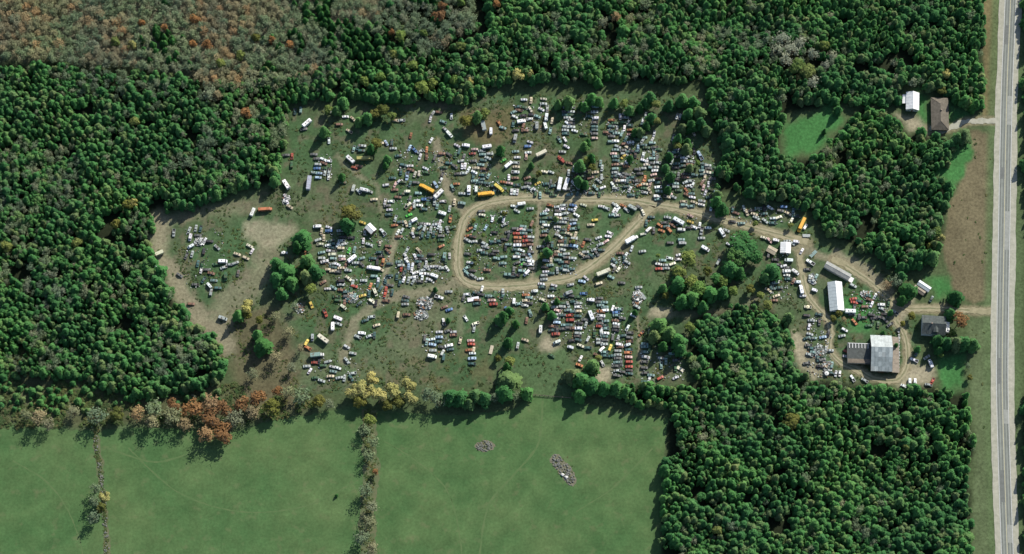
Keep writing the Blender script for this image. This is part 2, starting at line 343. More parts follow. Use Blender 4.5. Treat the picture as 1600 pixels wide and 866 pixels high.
def sheet(name, pts, z, material, parent=None):
    """a filled outline lying z above the ground"""
    import mathutils.geometry as mg
    vs = [Vector((p[0], p[1], 0)) for p in pts]
    tris = mg.tessellate_polygon([vs])
    up = []
    for t in tris:
        a, b, c = (vs[i] for i in t)
        up.append(t if (b - a).cross(c - a).z > 0 else (t[0], t[2], t[1]))
    me = bpy.data.meshes.new(name); me.from_pydata([(v.x, v.y, z) for v in vs], [], up); me.materials.append(material); me.update()
    return link(name, me, parent)
def ragged(poly, amp=2.0, step=6.0, seed=0):
    out = []; r = random.Random(seed)
    for i in range(len(poly)):
        a, b_ = Vector(poly[i]), Vector(poly[(i + 1) % len(poly)])
        n = max(1, int((b_ - a).length / step))
        for k in range(n):
            p = a.lerp(b_, k / n); out.append((p.x + r.uniform(-amp, amp), p.y + r.uniform(-amp, amp)))
    return out
def ribbon(name, pts, hw, z, material, rag=0.0, seed=0, off=0.0, step=4.0):
    """a strip along a px polyline, uneven edges"""
    r = random.Random(seed); P = [G(*p) for p in pts]; S = []
    # Catmull-Rom through the points
    for i in range(len(P) - 1):
        p0 = P[max(i - 1, 0)]; p1 = P[i]; p2 = P[i + 1]; p3 = P[min(i + 2, len(P) - 1)]
        n = max(2, int((p2 - p1).length / (step * MPP)))
        for k in range(n):
            t = k / n
            S.append(.5 * (2 * p1 + (p2 - p0) * t + (2 * p0 - 5 * p1 + 4 * p2 - p3) * t * t + (3 * p1 - p0 - 3 * p2 + p3) * t ** 3))
    S.append(P[-1]); v = []; f = []
    ra = rb = 0
    for i, p in enumerate(S):
        d = (S[min(i + 1, len(S) - 1)] - S[max(i - 1, 0)]).normalized(); nrm = Vector((-d.y, d.x, 0))
        ra = .6 * ra + r.uniform(-rag, rag); rb = .6 * rb + r.uniform(-rag, rag)
        for e, w in ((ra, 1), (0, .33), (0, -.33), (rb, -1)):
            q = p + nrm * (off + w * hw + e * (1 if w > 0 else -1)); v.append((q.x, q.y, z))
    for i in range(len(S) - 1):
        for k in range(3): f.append((i * 4 + k + 1, (i + 1) * 4 + k + 1, (i + 1) * 4 + k, i * 4 + k))
    v2 = v
    me = bpy.data.meshes.new(name); me.from_pydata(v2, [], f); me.materials.append(material)
    me.update()
    if me.polygons[0].normal.z < 0: me.flip_normals()
    return link(name, me)

M_PAST = mat('pasture_grass', (.084, .136, .052), .95, .08, .30, .022, rgb2=(.056, .118, .042))
nt = M_PAST.node_tree
_n2 = nt.nodes.new('ShaderNodeTexNoise'); _n2.inputs['Scale'].default_value = .6; _n2.inputs['Detail'].default_value = 5; _n2.inputs['Roughness'].default_value = .7
_mr = nt.nodes.new('ShaderNodeMapRange'); _mr.inputs['From Min'].default_value = .3; _mr.inputs['From Max'].default_value = .7; _mr.inputs['To Min'].default_value = .78; _mr.inputs['To Max'].default_value = 1.16
_mx = nt.nodes.new('ShaderNodeMix'); _mx.data_type = 'RGBA'; _mx.blend_type = 'MULTIPLY'; _mx.inputs['Factor'].default_value = 1
_bs = nt.nodes['Principled BSDF']; _src = _bs.inputs['Base Color'].links[0].from_socket
_tc = [n for n in nt.nodes if n.type == 'TEX_COORD'][0]
nt.links.new(_tc.outputs['Object'], _n2.inputs['Vector']); nt.links.new(_n2.outputs['Fac'], _mr.inputs['Value']); nt.links.new(_src, _mx.inputs['A']); nt.links.new(_mr.outputs[0], _mx.inputs['B']); nt.links.new(_mx.outputs['Result'], _bs.inputs['Base Color'])
M_TRACK = mat('packed_dirt', (.295, .265, .17), .95, .1, .3, .35, rgb2=(.205, .19, .115))
M_GRAVEL = mat('gravel', (.37, .36, .295), .95, .1, .3, .35, rgb2=(.27, .27, .215))
M_ASPH = mat('worn_asphalt', (.235, .25, .225), .9, .2, .2, .16, rgb2=(.19, .205, .185))
M_WHEEL = mat('asphalt_wheel_path', (.165, .178, .16), .85, .2, .25, .3)
M_YLINE = mat('yellow_road_paint', (.55, .50, .30), .7, .2, .3, 1.5)
M_WLINE = mat('white_road_paint', (.62, .62, .6), .7, .2, .3, 1.5)
_n3 = nt.nodes.new('ShaderNodeTexNoise'); _n3.inputs['Scale'].default_value = .09; _n3.inputs['Detail'].default_value = 6; _n3.inputs['Roughness'].default_value = .6; _n3.inputs['Distortion'].default_value = .1
_m3 = nt.nodes.new('ShaderNodeMapRange'); _m3.inputs['From Min'].default_value = .3; _m3.inputs['From Max'].default_value = .7; _m3.inputs['To Min'].default_value = .80; _m3.inputs['To Max'].default_value = 1.14
_x3 = nt.nodes.new('ShaderNodeMix'); _x3.data_type = 'RGBA'; _x3.blend_type = 'MULTIPLY'; _x3.inputs['Factor'].default_value = 1
_n4 = nt.nodes.new('ShaderNodeTexNoise'); _n4.inputs['Scale'].default_value = .14; _n4.inputs['Detail'].default_value = 4; _r4 = nt.nodes.new('ShaderNodeMapRange'); _r4.inputs['From Min'].default_value = .58; _r4.inputs['From Max'].default_value = .74; _r4.inputs['To Max'].default_value = .55
_x4 = nt.nodes.new('ShaderNodeMix'); _x4.data_type = 'RGBA'; _x4.inputs['B'].default_value = (.125, .14, .068, 1)
nt.links.new(_tc.outputs['Object'], _n3.inputs['Vector']); nt.links.new(_tc.outputs['Object'], _n4.inputs['Vector']); nt.links.new(_n3.outputs['Fac'], _m3.inputs['Value']); nt.links.new(_n4.outputs['Fac'], _r4.inputs['Value'])
nt.links.new(_mx.outputs['Result'], _x3.inputs['A']); nt.links.new(_m3.outputs[0], _x3.inputs['B']); nt.links.new(_x3.outputs['Result'], _x4.inputs['A']); nt.links.new(_r4.outputs[0], _x4.inputs['Factor']); nt.links.new(_x4.outputs['Result'], _bs.inputs['Base Color'])
tag(sheet('pasture_field', [tuple(G(*p).xy) for p in ragged(PASTURE, 2.0, 6, 3)], .02, M_PAST), kind='structure')
M_PATH = mat('trodden_grass', (.094, .136, .057), .95, .08, .3, .2, rgb2=(.07, .124, .047))
for i, (vp, vw) in enumerate((([(168, 700), (200, 712), (240, 722), (275, 716), (320, 700), (380, 690)], .55), ([(848, 626), (846, 660), (838, 700), (800, 745), (760, 800), (745, 930)], .6), ([(600, 690), (650, 720), (700, 770), (720, 850), (724, 930)], .4), ([(20, 720), (80, 760), (120, 830), (140, 930)], .45), ([(200, 700), (280, 770), (380, 800), (480, 790), (560, 750)], .4), ([(900, 800), (960, 760), (1020, 700)], .4))): tag(ribbon('cattle_path', vp, vw, .022 + .0003 * i, M_PATH, .22, 121 + i, step=3), kind='structure')
M_VERGE = mat('rough_field_verge', (.125, .125, .07), .95, .08, .3, .25, rgb2=(.075, .105, .048))
for i, (vp, vw) in enumerate((([(578, 640), (576, 680), (580, 730), (576, 780), (574, 830), (572, 930)], 4.6), ([(150, 668), (151, 706), (156, 727), (159, 756), (164, 800), (166, 850), (168, 930)], 1.6))): tag(ribbon('field_verge', vp, vw, .024 + .002 * i, M_VERGE, .9, 21 + i), kind='structure')
for i, (nm, (pts, hw)) in enumerate(TRACKS.items()):
    o = ribbon({'loop': 'dirt_track', 'drive': 'driveway', 'upper_drive': 'driveway', 'yard': 'dirt_track'}[nm], pts, hw * MPP, .03 + .004 * i, M_GRAVEL if nm == 'upper_drive' else M_TRACK, .62, 40 + i, step=2.6); tag(o, kind='structure')
M_MID = mat('grassy_track_middle', (.215, .205, .125), .95, .08, .3, .3, rgb2=(.135, .15, .08))
for i, nm in enumerate(('loop', 'drive', 'yard')):
    pts, hw = TRACKS[nm]; tag(ribbon('track_middle', pts[1:-1], .34, .046 + .001 * i, M_MID, .26, 60 + i, step=2.2), kind='structure')
    for s_ in (-1, 1): tag(ribbon('wheel_rut', pts[1:-1], .26, .0475 + .001 * i, mat('rut_dirt', (.36, .325, .22), .95, .08, .3, .3, rgb2=(.25, .23, .15)), .14, 70 + i + 7 * s_, off=s_ * .95, step=2.2), kind='structure')
tag(ribbon('road_shoulder', ROAD, 18.2 * MPP, .05, M_GRAVEL, .35, 5, step=12), kind='structure')
tag(ribbon('paved_road', ROAD, 9.6 * MPP, .06, M_ASPH, .06, 6, step=12), kind='structure')
for i, off in enumerate((-2.75, -1.0, 1.0, 2.75)): tag(ribbon('road_wheel_path', ROAD, .42, .064, M_WHEEL, .05, 8 + i, off=off, step=12), kind='structure')
for i, (yy, oo, ll) in enumerate(((40, -1.8, 30), (150, 1.9, 45), (262, -1.7, 18), (330, 1.7, 60), (560, -1.9, 40), (640, 1.8, 22), (735, -1.6, 50), (820, 1.9, 28))):
    a_ = [p for p in ROAD]; fx = lambda yv: np.interp(yv, [q[1] for q in ROAD], [q[0] for q in ROAD]); tag(ribbon('road_patch', [(fx(yy), yy), (fx(yy + ll / 2), yy + ll / 2), (fx(yy + ll), yy + ll)], 1.35, .066, mat('asphalt_patch_%d' % (i % 2), ((.15, .16, .15), (.28, .29, .265))[i % 2], .9, .2, .2, .5), .05, 90 + i, off=oo), kind='structure')
for off, mm_ in ((0.0, M_YLINE), (3.55, M_WLINE), (-3.55, M_WLINE)): tag(ribbon('road_marking', ROAD, .13, .068, mm_, 0, 9, off=off, step=16), kind='structure')
#PART2
# ------------------------------------------------------------------ trees
def leaf_cloud(pts, nrm, size, r):
    """one quad leaf spray at each point, tilted about its normal"""
    n = len(pts); nrm = nrm / (np.linalg.norm(nrm, axis=1, keepdims=True) + 1e-9)
    a = r.normal(size=(n, 3)); t = np.cross(nrm, a); t /= np.linalg.norm(t, axis=1, keepdims=True) + 1e-9; bt = np.cross(nrm, t)
    s = (size * r.uniform(.65, 1.35, n))[:, None]
    v = np.stack([pts - t * s - bt * s * .6, pts + t * s * .9 - bt * s * .7, pts + t * s + bt * s * .65, pts - t * s * .8 + bt * s * .7], 1).reshape(-1, 3)
    q = np.arange(4 * n).reshape(n, 4)
    return v, q
def lumpy(rx, rz, z0, r, lobes, nseg=9, nring=6, cone=.0):
    """closed inner body of a crown"""
    v = []; q = []
    ph = r.uniform(0, 6.28, 4)
    for i in range(nring + 1):
        u = i / nring; zz = z0 + rz * u
        prof = (math.sin(math.pi * min(1, .12 + .88 * u)) ** .7) * (1 - cone) + cone * (1 - u) ** .75 * min(1, .55 + 3 * u)
        for j in range(nseg):
            th = 2 * math.pi * j / nseg
            rr = rx * max(.03, prof) * (1 + lobes * math.sin(3 * th + ph[0] + 2 * u) + lobes * .6 * math.sin(5 * th + ph[1] - 3 * u))
            v.append((rr * math.cos(th), rr * math.sin(th), zz))
    for i in range(nring):
        for j in range(nseg):
            k = (j + 1) % nseg; q.append((i * nseg + j, i * nseg + k, (i + 1) * nseg + k, (i + 1) * nseg + j))
    return np.array(v), np.array(q)
def conifer_crown(seed, h=10.0, rad=2.5, n=330, base=.08, full=.8):
    r = np.random.default_rng(seed); ph = r.uniform(0, 6.28, 6)
    u = r.uniform(0, 1, n) ** 1.25; th = r.uniform(0, 2 * math.pi, n)
    prof = (1 - u) ** full * np.minimum(1, .6 + 2.2 * u)
    lob = 1 + .20 * np.sin(3 * th + ph[0] + 4 * u) + .14 * np.sin(5 * th + ph[1] - 9 * u) + .1 * np.sin(11 * u + ph[2])
    rr = rad * prof * lob * r.uniform(.78, 1.08, n)
    z = h * (base + (1 - base) * u) - .12 * rr
    pts = np.stack([rr * np.cos(th), rr * np.sin(th), z], 1)
    slope = rad / h * 1.3
    nr = np.stack([np.cos(th), np.sin(th), np.full(n, slope + .8)], 1) + r.normal(0, .34, (n, 3))
    v, q = leaf_cloud(pts, nr, np.full(n, .15 * rad + .07), r)
    cv, cq = lumpy(rad * .86, h * (1 - base) * .95, h * base, r, .12, cone=1.0)
    return np.concatenate([v, cv]), np.concatenate([q, cq + len(v)])
def broad_crown(seed, h=10.0, rad=4.0, n=520, lobes=9, base=.25, fill=.8, core=True):
    r = np.random.default_rng(seed); V = []; Q = []; o = 0
    cz = h * (base + 1) / 2; hz = h * (1 - base) / 2
    for k in range(lobes):
        d = r.normal(size=3); d /= np.linalg.norm(d); d[2] = abs(d[2]) * .9 - .25
        c = np.array([d[0] * rad * .58, d[1] * rad * .58, cz + d[2] * hz * .62]); lr = rad * r.uniform(.34, .52)
        m_ = int(n / lobes); p = r.normal(size=(m_, 3)); p /= np.linalg.norm(p, axis=1, keepdims=True)
        pts = c + p * lr * r.uniform(.75, 1.1, (m_, 1)) * np.array([1, 1, .85])
        v, q = leaf_cloud(pts, p + np.array([0, 0, .7]) + r.normal(0, .38, (m_, 3)), np.full(m_, .085 * rad + .1) * fill, r)
        V.append(v); Q.append(q + o); o += len(v)
        if core:
            cv, cq = lumpy(lr * .82, lr * 1.45, c[2] - lr * .7, r, .12, 7, 5); cv[:, 0] += c[0]; cv[:, 1] += c[1]
            V.append(cv); Q.append(cq + o); o += len(cv)
    return np.concatenate(V), np.concatenate(Q)
def thin_crown(seed, h=10.0, rad=4.0, n=300):
    """an almost bare crown: scattered small leaf sprays through the volume"""
    r = np.random.default_rng(seed); nb = 26; c = r.normal(size=(nb, 3)); c /= np.linalg.norm(c, axis=1, keepdims=True); c *= r.uniform(.35, 1.05, (nb, 1)) ** .6
    w = r.uniform(.3, 1.6, nb); pick = r.choice(nb, n, p=w / w.sum()); off = r.normal(0, .17, (n, 3)); p = c[pick] * r.uniform(.75, 1.05, (n, 1)) + off; d = p / (np.linalg.norm(p, axis=1, keepdims=True) + 1e-6)
    pts = p * np.array([rad * .92, rad * .92, h * .36]) + np.array([0, 0, h * .6])
    return leaf_cloud(pts, d * .6 + np.array([0, 0, .9]) + r.normal(0, .5, (n, 3)), r.uniform(.17, .34, n), r)
def wood_mesh(name, seed, h, rad, conifer):
    r = random.Random(seed); mb = MB()
    top = h * (.93 if conifer else .55); r0 = .022 * h + .05
    mb.tube((0, 0, -.2), (r.uniform(-.1, .1), r.uniform(-.1, .1), top * .5), r0, r0 * .62, 7); mb.tube((0, 0, top * .48), (0, 0, top), r0 * .62, r0 * .15, 6)
    nb = 7 if conifer else 14
    for k in range(nb):
        a = 6.283 * k / nb * 1.62 + r.uniform(-.3, .3); z0 = h * (r.uniform(.1, .7) if conifer else r.uniform(.25, .55)); L = rad * (.7 * (1 - z0 / h) + .2 if conifer else r.uniform(.6, .95))
        e = (math.cos(a) * L, math.sin(a) * L, z0 + (.1 if conifer else r.uniform(.2, .42)) * h * (1 if not conifer else .4)); mb.tube((0, 0, z0), e, r0 * .38, .03, 4)
        if not conifer:
            for q in range(3):
                t = r.uniform(.4, .9); s = Vector(e) * t + Vector((0, 0, z0)) * (1 - t)
                mb.tube(s, s + Vector((r.uniform(-1, 1), r.uniform(-1, 1), r.uniform(.2, 1.1))) * rad * .33, .06, .02, 3)
    return mb.mesh(name, M_BARK)
TREES = {}
def tree_kind(k, crowns, leaf, conifer, h, rad):
    L = []
    for i, (v, q) in enumerate(crowns):
        L.append((fast_mesh('crown_' + k, v, q, leaf), wood_mesh('trunk_' + k, hash((k, i)) % 9999 if False else len(k) * 31 + i, h, rad, conifer)))
    TREES[k] = (L, h, rad)
H = 10.0
tree_kind('cedar', [conifer_crown(10 + i, H, 2.6 + .25 * (i % 3), 360, .06, .45 + .07 * (i % 4)) for i in range(6)], L_CEDAR, True, H, 2.6)
tree_kind('dark', [conifer_crown(30 + i, H, 2.6, 340, .06, .6) for i in range(3)], L_DARK, True, H, 2.6)
tree_kind('broad', [broad_crown(40 + i, H, 4.2, 620, 11, .15) for i in range(3)], L_BRIGHT, False, H, 4.2)
tree_kind('yellow', [broad_crown(50 + i, H, 4.0, 520, 9, .15, .85) for i in range(3)], L_YELLOW, False, H, 4.0)
tree_kind('lime', [broad_crown(60 + i, H, 4.0, 560, 10, .15, .9) for i in range(2)], L_LIME, False, H, 4.0)
tree_kind('orange', [broad_crown(70 + i, H, 4.0, 480, 9, .15, .8, False) for i in range(3)], L_ORANGE, False, H, 4.0)
tree_kind('grey', [thin_crown(80 + i, H, 4.0, 420) for i in range(3)], L_GREY, False, H, 4.0)
tree_kind('rust', [thin_crown(90 + i, H, 4.0, 420) for i in range(3)], L_RUST, False, H, 4.0)
tree_kind('olive', [broad_crown(100 + i, H, 4.0, 520, 9, .12, .85) for i in range(2)], L_OLIVE, False, H, 4.0)
tree_kind('pale', [thin_crown(180 + i, H, 4.0, 520) for i in range(3)], L_PALE, False, H, 4.0)
tree_kind('forest_leafy', [broad_crown(140 + i, H, 4.0, 480, 9, .1) for i in range(3)], L_CEDAR, False, H, 4.0)
LOOK = {'pale': ('pale grey leafless tree', 'bare_tree', 'tree'), 'cedar': ('green cedar', 'cedar_tree', 'tree'), 'dark': ('dark green cedar', 'cedar_tree', 'tree'), 'broad': ('bright leafy tree', 'leafy_tree', 'tree'), 'yellow': ('yellow autumn tree', 'autumn_tree', 'tree'),
        'lime': ('yellow-green tree', 'leafy_tree', 'tree'), 'orange': ('orange autumn tree', 'autumn_tree', 'tree'), 'grey': ('thin grey-green tree', 'bare_tree', 'tree'), 'rust': ('thin brown tree', 'bare_tree', 'tree'), 'olive': ('olive bushy tree', 'leafy_tree', 'tree')}
TREE_RECS = []     # (kind, px, py, object) for the labels
def plant(kind, px, py, rpx, hf=None, area=None):
    L, h0, r0 = TREES[kind]
    rad = rpx * MPP; h = hf if hf else max(3.0, min(13.0, rad * (3.1 if kind in ('cedar', 'dark') else 2.0) + 1.5))
    crown, wood = random.choice(L); g = G(px, py, h * .5); g.z = -.05
    o = empty(LOOK[kind][1], g, random.uniform(0, 6.28), (rad / r0, rad / r0, h / h0))
    link('crown', crown, o); link('trunk', wood, o)
    TREE_RECS.append((kind, px, py, o, area)); return o

# trees that stand apart: x, y, crown radius (photo px), kind
LINE = 'in the tree line above the pasture'
for a in """60 652 15 rust;42 648 10 rust;76 662 11 rust;115 645 11 rust;150 652 17 grey;182 648 12 olive;216 648 14 rust;242 640 16 grey;238 660 13 rust;268 650 17 rust;272 632 12 orange;300 640 18 orange;
 290 664 12 rust;328 630 17 rust;332 652 18 orange;322 680 15 rust;352 676 19 orange;350 640 15 orange;366 655 16 rust;378 632 14 orange;404 624 15 orange;396 645 12 rust;426 636 14 olive;434 612 10 orange;450 612 13 rust;
 472 620 16 grey;498 628 11 olive;514 632 9 grey;552 612 13 yellow;570 608 15 yellow;582 592 11 yellow;592 620 14 yellow;612 612 14 yellow;622 628 11 olive;640 600 13 yellow;643 622 13 yellow;606 634 10 olive;562 628 11 olive;
 668 618 13 grey;684 626 14 grey;704 620 12 cedar;720 622 12 cedar;742 618 11 cedar;757 622 10 cedar;733 630 8 cedar;772 622 9 grey;795 596 16 cedar;788 612 13 cedar;806 618 9 grey;823 614 9 cedar;
 893 586 13 cedar;908 594 13 cedar;925 602 13 cedar;906 617 9 cedar;944 606 10 cedar;963 606 12 cedar;978 612 9 cedar""".split(';'):
    x, y, r_, k = a.split(); plant(k, float(x), float(y), float(r_), area=LINE)
HEDGE = 'in the thin tree row dividing the pasture'
for a in "578 656 10 lime;570 672 11 grey;584 690 11 grey;578 712 11 grey;587 738 6 orange;572 768 13 grey;582 792 11 grey;576 816 12 rust;566 842 13 grey;582 858 11 rust;572 876 12 grey".split(';'):
    x, y, r_, k = a.split(); plant(k, float(x), float(y), float(r_), area=HEDGE)
STONE = 'beside the stone row in the western pasture'
for a in "150 764 10 grey;163 776 9 yellow;148 784 10 grey;158 794 9 olive;146 810 11 grey".split(';'):
    x, y, r_, k = a.split(); plant(k, float(x), float(y), float(r_), area=STONE)
plant('dark', 526, 774, 2.6, 3.0, 'standing alone in the middle pasture')
YW = 'in the western end of the scrapyard'
for a in """472 372 15 cedar;464 384 9 dark;446 424 15 cedar;434 436 12 cedar;432 412 10 cedar;455 442 11 cedar;480 408 11 cedar;492 424 12 cedar;478 432 10 cedar;486 452 10 lime;440 458 9 cedar;410 540 15 dark;402 522 8 cedar;388 480 12 yellow;372 492 9 cedar;386 492 8 olive;
 548 334 17 olive;542 350 10 cedar;430 495 9 rust;450 520 10 rust;430 560 11 rust;395 585 10 rust;455 575 9 grey;405 500 7 olive;460 480 8 grey;470 545 7 rust""".split(';'):
    x, y, r_, k = a.split(); plant(k, float(x), float(y), float(r_), area=YW)
YN = 'among the wrecks in the northern yard'
for a in """506 205 8 cedar;536 160 9 cedar;513 172 8 lime;526 172 7 cedar;574 184 9 cedar;586 178 9 olive;598 172 10 olive;612 182 8 lime;560 190 7 cedar;588 226 11 olive;580 232 8 dark;605 248 6 cedar;602 258 5 dark;534 276 6 dark;728 190 11 olive;746 182 9 cedar;758 178 9 lime;
 782 234 8 dark;872 162 7 cedar;888 158 9 cedar;925 154 9 cedar;914 166 7 cedar;936 158 7 cedar;908 164 5 dark;960 160 8 cedar;975 162 8 lime;984 172 7 cedar;1008 160 8 cedar;1016 152 9 cedar;1025 164 8 lime;1000 168 7 dark;1046 164 9 cedar;1066 156 10 cedar;
 1083 160 9 cedar;1092 176 10 cedar;1076 178 9 cedar;1094 192 9 cedar;1080 196 10 dark;1066 200 7 cedar;1104 204 8 cedar;1018 184 8 cedar;1026 190 7 lime;1010 196 7 dark;1000 206 7 cedar;992 206 6 dark;1060 216 8 cedar;1072 232 8 cedar;1058 228 7 lime;1074 222 7 dark;
 1046 244 7 dark;1048 276 8 dark;1040 262 6 cedar;1044 296 6 dark;906 258 9 cedar;916 252 7 lime;904 282 8 cedar;914 288 7 dark;926 262 7 olive;924 246 7 dark;913 228 7 cedar;918 222 6 dark;984 248 6 dark;1078 262 6 cedar;1090 255 5 lime;842 272 6 olive;830 258 5 dark""".split(';'):
    x, y, r_, k = a.split(); plant(k, float(x), float(y), float(r_), area=YN)
YL = 'inside the loop track'
for a in "755 368 4 lime;740 345 4 olive;856 372 5 cedar;855 394 7 cedar;848 400 6 lime;788 334 5 olive;868 342 4 cedar;895 378 4 lime;742 405 4 olive".split(';'):
    x, y, r_, k = a.split(); plant(k, float(x), float(y), float(r_), area=YL)
YS = 'south of the loop track'
for a in """786 494 9 dark;780 500 7 cedar;794 534 8 dark;796 565 9 lime;792 572 7 dark;925 572 11 cedar;935 560 6 lime;796 485 6 cedar;806 505 6 dark;852 478 6 cedar;862 492 6 cedar;870 470 5 dark;
 1030 508 12 cedar;1046 520 12 cedar;1060 532 11 cedar;1022 524 9 cedar;1064 546 9 cedar;1078 512 9 lime;1036 540 8 dark;680 452 4 dark;992 488 5 dark;1028 400 4 lime;700 500 4 dark;778 560 6 olive""".split(';'):
    x, y, r_, k = a.split(); plant(k, float(x), float(y), float(r_), area=YS)
YE = 'in the thicket east of the loop track'
for a in """1162 384 24 broad;1150 402 16 broad;1180 402 12 broad;1142 420 13 cedar;1156 426 10 dark;1130 440 10 lime;1076 406 15 lime;1062 426 12 lime;1060 444 13 cedar;1080 440 12 lime;1092 452 14 broad;1108 458 13 cedar;1082 466 12 cedar;1066 470 10 cedar;1098 478 9 cedar;
 1118 436 10 broad;1036 450 7 cedar;1040 462 6 olive;1206 424 13 cedar;1196 434 8 cedar;1130 456 9 cedar;1146 456 9 lime;1200 478 9 lime;1232 496 8 cedar;1172 452 8 olive;1106 424 8 olive;1188 462 7 lime;1128 326 11 dark;1120 314 8 cedar;1180 350 5 lime;1235 352 5 lime""".split(';'):
    x, y, r_, k = a.split(); plant(k, float(x), float(y), float(r_), area=YE)
YH = 'around the farmhouse'
for a in """1494 464 13 dark;1400 440 12 grey;1386 446 9 rust;1408 432 8 cedar;1420 454 14 dark;1410 468 8 dark;1500 500 14 orange;1486 490 8 cedar;1466 532 10 dark;1480 536 10 cedar;1494 536 10 cedar;1508 536 10 cedar;1521 538 9 cedar;1468 548 7 dark;1424 494 7 olive;1410 506 5 olive;
 1488 520 6 lime;1512 572 5 grey;1515 590 5 olive;1310 490 6 olive;1302 498 6 olive;1318 500 5 rust;1400 540 4 cedar;1434 545 5 cedar;1470 555 5 lime;1392 488 4 cedar;1380 520 4 dark""".split(';'):
    x, y, r_, k = a.split(); plant(k, float(x), float(y), float(r_), area=YH)
YU = 'by the brown-roofed house'
for a in "1506 212 11 cedar;1496 216 9 cedar;1520 168 7 dark;1494 152 8 dark;1472 142 8 olive;1288 205 4 dark;1310 172 6 cedar;1440 206 8 cedar;1464 362 9 lime;1470 372 7 yellow;1452 384 6 olive;1470 302 7 yellow".split(';'):
    x, y, r_, k = a.split(); plant(k, float(x), float(y), float(r_), area=YU)
FO = 'standing out in the woods'
for a in """1222 62 15 pale;1236 78 15 pale;1212 80 12 pale;1250 66 12 pale;1230 95 13 pale;1246 104 14 lime;1262 112 14 lime;1288 72 9 lime;1272 86 11 pale;1300 88 10 pale;1290 104 9 pale;1270 128 12 pale;1478 116 8 yellow;1074 110 10 grey;
 685 25 13 orange;692 10 9 orange;626 58 11 lime;612 52 6 orange;662 53 7 lime;720 74 10 lime;570 128 9 lime;594 122 9 lime;660 138 13 lime;676 132 9 lime;644 104 10 lime;616 86 9 lime;710 126 9 lime;735 128 6 yellow;810 118 11 yellow;828 116 6 yellow;868 28 10 grey;942 36 9 grey;1008 8 12 grey;
 962 28 9 rust;984 30 9 rust;385 178 11 orange;180 66 9 lime;210 192 9 lime;206 72 8 yellow;328 148 14 grey;340 150 9 rust;1236 658 14 olive;1414 700 6 lime;1144 824 9 grey;1120 830 8 lime;200 320 9 olive;182 352 9 olive;210 318 7 yellow;10 386 10 lime;120 380 9 lime;292 255 12 grey;270 262 10 grey;
 305 30 10 orange;325 72 11 orange;302 70 8 orange;258 45 8 orange;425 64 7 orange;452 72 9 orange;222 38 7 orange;345 100 9 lime;376 88 9 lime;400 60 8 olive;560 8 9 grey;720 4 8 lime;775 8 8 orange""".split(';'):
    x, y, r_, k = a.split(); plant(k, float(x), float(y), float(r_), 12.0 if k != 'grey' else 12.5, area=FO)

# ------------------------------------------------------------------ the woods: thousands of crowns, one mass
def proto_collection(name, kinds):
    c = bpy.data.collections.new(name)
    for kn, k in enumerate(kinds):
        for i, (crown, wood) in enumerate(TREES[k][0]):
            n = len(crown.vertices); v = np.empty(n * 3, np.float32); crown.vertices.foreach_get('co', v)
            q = np.empty(len(crown.loops), np.int32); crown.loops.foreach_get('vertex_index', q)
            me = fast_mesh('wood_tree_%s' % k, v.reshape(-1, 3), q.reshape(-1, 4), crown.materials[0])
            # the stem, added as a six-sided post
            c.objects.link(bpy.data.objects.new('wood_tree_%d_%s_%02d' % (kn, k, i), me))
    return c
def scatter(name, pts, scl, coll, seed=0, pick=None):
    """one object: tree meshes set on points by geometry nodes"""
    me = bpy.data.meshes.new(name); me.from_pydata([tuple(p) for p in pts], [], []); ia = me.attributes.new('idx', 'INT', 'POINT'); ia.data.foreach_set('value', (np.random.default_rng(seed).integers(0, max(1, len(coll.objects)), len(pts)) if pick is None else pick).astype(np.int32))
    a = me.attributes.new('scl', 'FLOAT_VECTOR', 'POINT'); a.data.foreach_set('vector', np.asarray(scl, np.float32).ravel())
    o = link(name, me); ng = bpy.data.node_groups.new(name + '_nodes', 'GeometryNodeTree')
    ng.interface.new_socket('Geometry', in_out='INPUT', socket_type='NodeSocketGeometry'); ng.interface.new_socket('Geometry', in_out='OUTPUT', socket_type='NodeSocketGeometry')
    N = ng.nodes; gi = N.new('NodeGroupInput'); go = N.new('NodeGroupOutput'); ip = N.new('GeometryNodeInstanceOnPoints'); ci = N.new('GeometryNodeCollectionInfo')
    ci.inputs['Collection'].default_value = coll; ci.inputs['Separate Children'].default_value = True; ci.inputs['Reset Children'].default_value = True
    ip.inputs['Pick Instance'].default_value = True
    na = N.new('GeometryNodeInputNamedAttribute'); na.data_type = 'FLOAT_VECTOR'; na.inputs['Name'].default_value = 'scl'
    ni = N.new('GeometryNodeInputNamedAttribute'); ni.data_type = 'INT'; ni.inputs['Name'].default_value = 'idx'; ng.links.new(ni.outputs['Attribute'], ip.inputs['Instance Index'])
    rv = N.new('FunctionNodeRandomValue'); rv.data_type = 'FLOAT_VECTOR'; rv.inputs['Min'].default_value = (-.05, -.05, 0); rv.inputs['Max'].default_value = (.05, .05, 6.283); rv.inputs['Seed'].default_value = seed
    e2r = N.new('FunctionNodeEulerToRotation'); L = ng.links
    L.new(gi.outputs[0], ip.inputs['Points']); L.new(ci.outputs[0], ip.inputs['Instance']); L.new(na.outputs['Attribute'], ip.inputs['Scale'])
    L.new(rv.outputs[0], e2r.inputs[0]); L.new(e2r.outputs[0], ip.inputs['Rotation']); L.new(ip.outputs[0], go.inputs[0])
    mod = o.modifiers.new('scatter', 'NODES'); mod.node_group = ng
    return o
